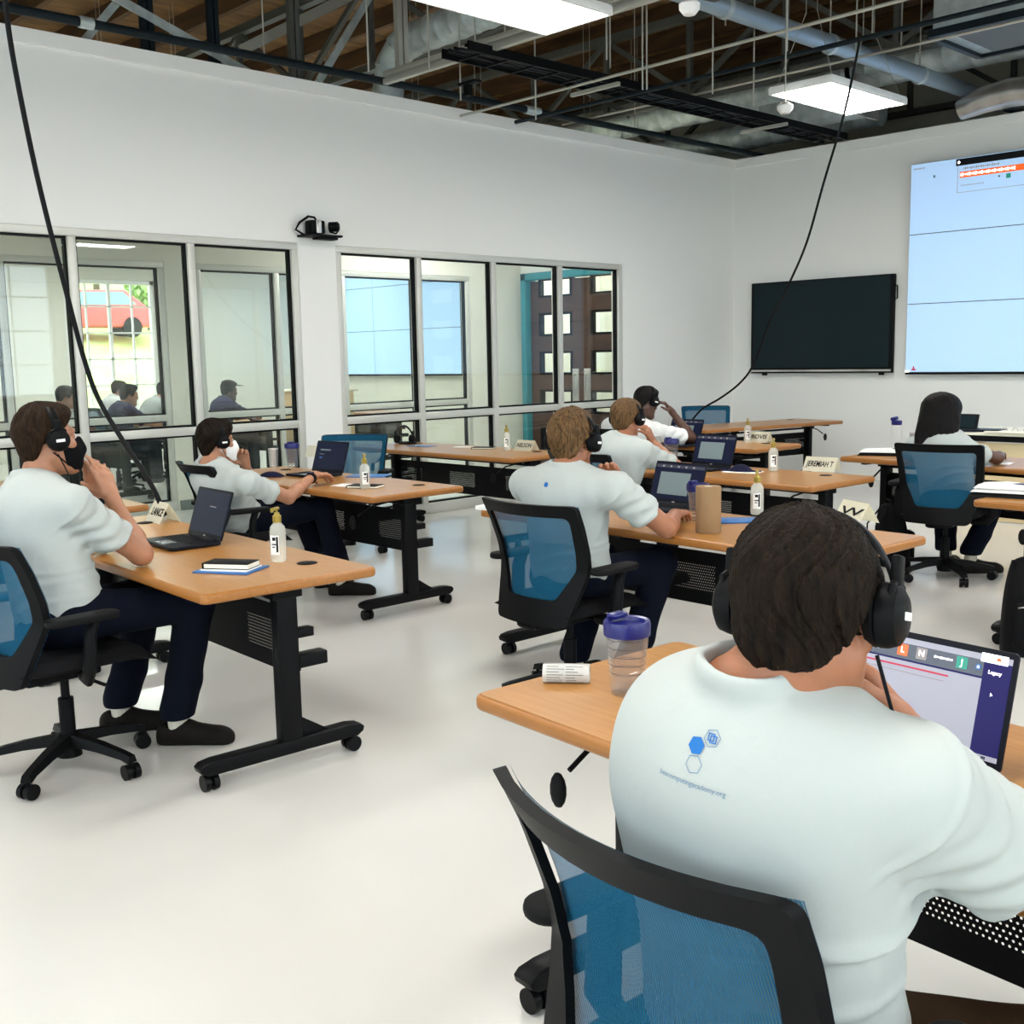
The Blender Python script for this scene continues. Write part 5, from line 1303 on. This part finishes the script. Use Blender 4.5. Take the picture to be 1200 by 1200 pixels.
wear_headphones(hc, H, 1.04, 'black headphones on the man in the black face mask', cable_to=[hc+H @ V3(.10, .03, -.14), hc+H @ V3(.09, .05, -.26), hc+H @ V3(.06, .10, -.36)])
shirt_print(P, at(9, 584, y=1.46), Vector((-.15, 1, -.1)), 1.0, False, 0)

# person in the white mask, second table on the left
hy = 3.27
J = dict(hip=(-6.00, 3.43, .53), neck=a3(247, 546, y=3.22), head=(a3(254, 518, y=3.28), -10, -2, 0), Rsh=a3(292, 566, y=3.25), Lsh=(-6.17, 3.28, .82),
  Rel=a3(338, 583, y=3.50), Lel=(-6.22, 3.62, .785), Rwr=a3(368, 557, y=3.78), Lwr=a3(288, 545, y=3.55),
  Rkn=(-5.72, 3.85, .60), Lkn=(-6.02, 3.86, .58), Ran=(-5.80, 4.02, .12), Lan=(-6.1, 4.1, .10), Rtoe=(-5.62, 4.20, .05), Ltoe=(-6.1, 4.35, .03))
P, org, hc, H, Q, spine, fw = person('boy', 'seated person in white face mask at the second left table, hand on laptop', J, 'skin', 'shirt', 'hair_d', 'jeans', .005, 1.0, .95,
  [('R', (-.25, .95, -.05), (.1, .2, -1), .35, .98), ('L', tuple(a3(281, 522, y=3.50)-J['Lwr']), (.7, -.6, .1), .7, .98)], mask='mask_w', hairargs=dict(full=1.04, seed=8, top=.008, amp=.004, cutz=([-.13, -.095, -.06, -.035, -.01, .02, .045, .08, .13], [-.10, -.098, -.085, -.05, -.045, -.028, .005, .030, .046])))
dd = Vector(J['Rel']-J['Rwr']).normalized(); c_ = Vector(J['Rwr'])+dd*.04-Vector(org)
q = MB(); q.cyl(c_-dd*.012, c_+dd*.012, .034, seg=24); wo = q.build('watch_strap', 'cushion', P)
q = MB(); q.box(c_+Vector((.012, -.01, .033)), (.03, .034, .010), bev=.003); q.build('watch_face', 'scr_dark', wo)
wear_headphones(hc, H, 1.0, 'black headphones on the person in the white mask', cable_to=[hc+H @ V3(.09, .05, -.14), hc+H @ V3(.06, .09, -.26)])

# sandy-haired man at the paper roll table
J = dict(hip=(-3.22, 3.43, .56), neck=a3(664, 553, y=3.40), head=(a3(670, 519, y=3.47), 14, 6, 0), Rsh=a3(722, 574, y=3.42), Lsh=a3(617, 567, y=3.42),
  Rel=(-2.86, 3.64, .775), Lel=(-3.52, 3.74, .785), Rwr=(-3.02, 3.90, .785), Lwr=a3(727, 566, y=3.80),
  Rkn=(-3.02, 3.80, .58), Lkn=(-3.38, 3.80, .57), Ran=(-3.05, 3.60, .10), Lan=(-3.38, 3.62, .10), Rtoe=(-3.0, 3.86, .03), Ltoe=(-3.4, 3.88, .03))
P, org, hc, H, Q, spine, fw = person('mid', 'seated sandy-haired person in pale blue shirt, back to the viewer, at the paper roll table', J, 'skin2', 'shirt', 'hair_s', 'jeans', .005, 1.05, 1.04,
  [('R', (-.35, .9, .02), (0, .1, -1), .4, 1.0), ('L', tuple(a3(702, 537, y=3.70)-J['Lwr']), (.5, -.8, .1), [.5, .6, .7, .8], 1.03)], hairargs=dict(full=1.05, seed=12, top=.010, amp=.006))
wear_headphones(hc, H, 1.05, 'black headphones on the sandy-haired man at the paper roll table', cable_to=[hc+H @ V3(.09, .03, -.16), hc+H @ V3(.06, .08, -.28)])
shirt_print(P, at(638, 568, y=3.25), Vector((-.3, 1, -.1)), 1.1, False, 0)

# second sandy-haired person, middle table
J = dict(hip=(-4.62, 5.28, .54), neck=a3(732, 516, y=5.28), head=(a3(734, 492, y=5.34), 6, 6, 0), Rsh=a3(755, 530, y=5.30), Lsh=a3(707, 524, y=5.30),
  Rel=(-4.28, 5.56, .785), Lel=(-4.88, 5.62, .785), Rwr=a3(764, 517, y=5.62), Lwr=(-4.70, 5.82, .785),
  Rkn=(-4.4, 5.62, .56), Lkn=(-4.72, 5.62, .56), Ran=(-4.4, 5.6, .1), Lan=(-4.72, 5.6, .1), Rtoe=(-4.4, 5.85, .03), Ltoe=(-4.72, 5.85, .03))
P, org, hc, H, Q, spine, fw = person('jer', 'seated short-haired sandy person in pale blue shirt, hand at the cheek, middle table', J, 'skin2', 'shirt', 'hair_s', 'jeans', .006, .98, .96,
  [('R', tuple(a3(756, 497, y=5.52)-J['Rwr']), (-.8, -.4, .1), .6, .98), ('L', (.3, .9, 0), (0, 0, -1), .4, .98)], sleeve=.78, hairargs=dict(full=1.02, seed=15, top=.004, amp=.003))
wear_headphones(hc, H, .98, 'black headphones on the person with the hand at the cheek')
# person with raised hand near the corner
J = dict(hip=(-6.02, 7.07, .56), neck=a3(742, 492, y=7.05), head=(a3(757, 471, y=7.12), -12, 14, 0), Rsh=a3(770, 506, y=7.10), Lsh=a3(715, 500, y=7.12),
  Rel=(-5.60, 7.46, .80), Lel=(-6.25, 7.5, .785), Rwr=a3(787, 482, y=7.34), Lwr=(-6.0, 7.7, .785),
  Rkn=(-5.8, 7.4, .56), Lkn=(-6.15, 7.4, .56), Ran=(-5.8, 7.4, .1), Lan=(-6.15, 7.4, .1), Rtoe=(-5.8, 7.65, .03), Ltoe=(-6.15, 7.65, .03))
P, org, hc, H, Q, spine, fw = person('trev', 'seated dark-skinned person in white shirt with raised hand at the forehead, near the corner', J, 'skin3', 'shirtw', 'hair_k', 'jeans', .006, 1.02, 1.0,
  [('R', tuple(a3(772, 463, y=7.25)-J['Rwr']), (-.6, -.6, -.2), .7, 1.0), ('L', (.2, .9, 0), (0, 0, -1), .4, 1.0)], sleeve=.72, hairargs=dict(full=1.0, seed=18, top=.0, amp=.0012))
wear_headphones(hc, H, 1.02, 'dark headphones on the person with the raised hand')
# person with long black hair
J = dict(hip=(-3.18, 7.0, .55), neck=a3(1103, 512, y=7.03), head=(a3(1104, 484, y=7.08), 8, 6, 0), Rsh=a3(1133, 528, y=7.06), Lsh=a3(1074, 523, y=7.04),
  Rel=(-2.97, 7.24, .785), Lel=(-3.58, 7.26, .785), Rwr=(-3.05, 7.46, .785), Lwr=(-3.45, 7.48, .785),
  Rkn=(-3.0, 7.36, .55), Lkn=(-3.36, 7.36, .55), Ran=a3(1138, 640, y=7.25)*V3(1, 1, 0)+V3(0, 0, .12), Lan=(-3.32, 7.3, .12), Rtoe=(-2.98, 7.4, .03), Ltoe=(-3.34, 7.5, .03))
P, org, hc, H, Q, spine, fw = person('wom', 'seated person with long black hair in pale blue shirt, back to the viewer, at right', J, 'skin3', 'shirt', 'hair_k', 'jeans', .006, .98, .92,
  [('R', (-.3, .9, 0), (0, 0, -1), .4, .92), ('L', (.3, .9, 0), (0, 0, -1), .4, .92)], long_hair=True)

# ------------------------------------------------------------------ the next room, seen through two layers of glass
def simple_person(loc, rz, label, skin, shirt, hair, hs=1.0, lean=.08, cap=None):
    J = dict(hip=(0, 0, .56), neck=(0, .06+lean, 1.03), head=((0, .13+lean*1.3, 1.15), 0, 8, 0), Rsh=(.18, .07+lean, .95), Lsh=(-.18, .07+lean, .95), Rel=(.26, .30+lean, .80), Lel=(-.26, .30+lean, .80),
      Rwr=(.12, .50+lean, .79), Lwr=(-.12, .50+lean, .79), Rkn=(.12, .42, .55), Lkn=(-.12, .42, .55), Ran=(.12, .42, .1), Lan=(-.12, .42, .1), Rtoe=(.12, .6, .03), Ltoe=(-.12, .6, .03))
    r, org, hc, H, *_ = person('bg', label, J, skin, shirt, hair, 'jeans', .009, hs, 1.0, (), shoes=False, hairargs=dict(amp=.001))
    r.location = (loc[0], loc[1], 0); r.rotation_euler = (0, 0, rz)
    if cap:
        q = MB(); X = Matrix.Translation(Vector(hc))
        q.lathe([(.090, .055), (.092, .075), (.075, .118), (.03, .135), (0, .137)], 24, X @ Matrix.Translation((0, -.012, 0))); q.box(Vector(hc)+Vector((0, .125, .060)), (.13, .09, .008), Matrix.Rotation(R(-8), 3, 'X'), bev=.003); q.build('cap', cap, r)
    return r
def seat_at(px, py, x): p = at(px, py, x=x); return (x, p.y-.20)
bgs = [((62, 455), -12.6, 'person in grey shirt bending over a table in the next room, behind the left pane', 'skin', 'shirt', 'hair_k', .16, None),
       ((139, 442), -15.4, 'person in white shirt near the far window of the next room', 'skin', 'shirtw', 'hair_b', .05, None),
       ((152, 464), -12.4, 'person in dark shirt sitting in the next room, in front of the far window', 'skin', 'navy', 'hair_k', .05, None),
       ((180, 462), -13.6, 'person bending over a table in the next room, right of the dark shirt', 'skin', 'shirt', 'hair_k', .18, None),
       ((270, 455), -12.6, 'person in a black cap and navy shirt in the next room', 'skin3', 'navy', 'hair_k', .04, 'cushion')]
for (pp, x, lab, sk, sh_, hr, ln, cp) in bgs:
    l = seat_at(*pp, x); simple_person(l, 0, lab, sk, sh_, hr, 1.0, ln, cp); 
    chair((l[0], l[1]), 0, 'office chair in the next room under the '+lab.split(' in the next')[0].split(' over a')[0].split(' near the')[0].split(' sitting')[0]+(' at right' if 'right of' in lab else ''))
for i, (x, y0, lab) in enumerate(((-12.5, 5.05, 'wooden training table in the next room, nearest the corridor at left'), (-13.3, 7.35, 'wooden training table in the next room in front of the capped person'), (-15.2, 7.3, 'wooden training table in the next room near the far window'), (-13.6, 9.7, 'wooden training table in the next room below its video wall'))):
    copy_tree(tproto, (x, y0+.2, 0), 0, lab)
t = empty('lectern', (-12.4, 8.35, 0), 'pale wooden lectern with flat front in the next room, right of the capped person', 'lectern')
q = MB(); q.box((0, 0, .56), (.9, .5, 1.08), bev=.008); q.build('cabinet', mat('pale_maple', (.62, .45, .26), .5), t)
q = MB(); q.box((0, 0, 1.115), (1.0, .6, .03), bev=.006); q.build('top', 'card', t)
SC.view_settings.exposure = 1.45
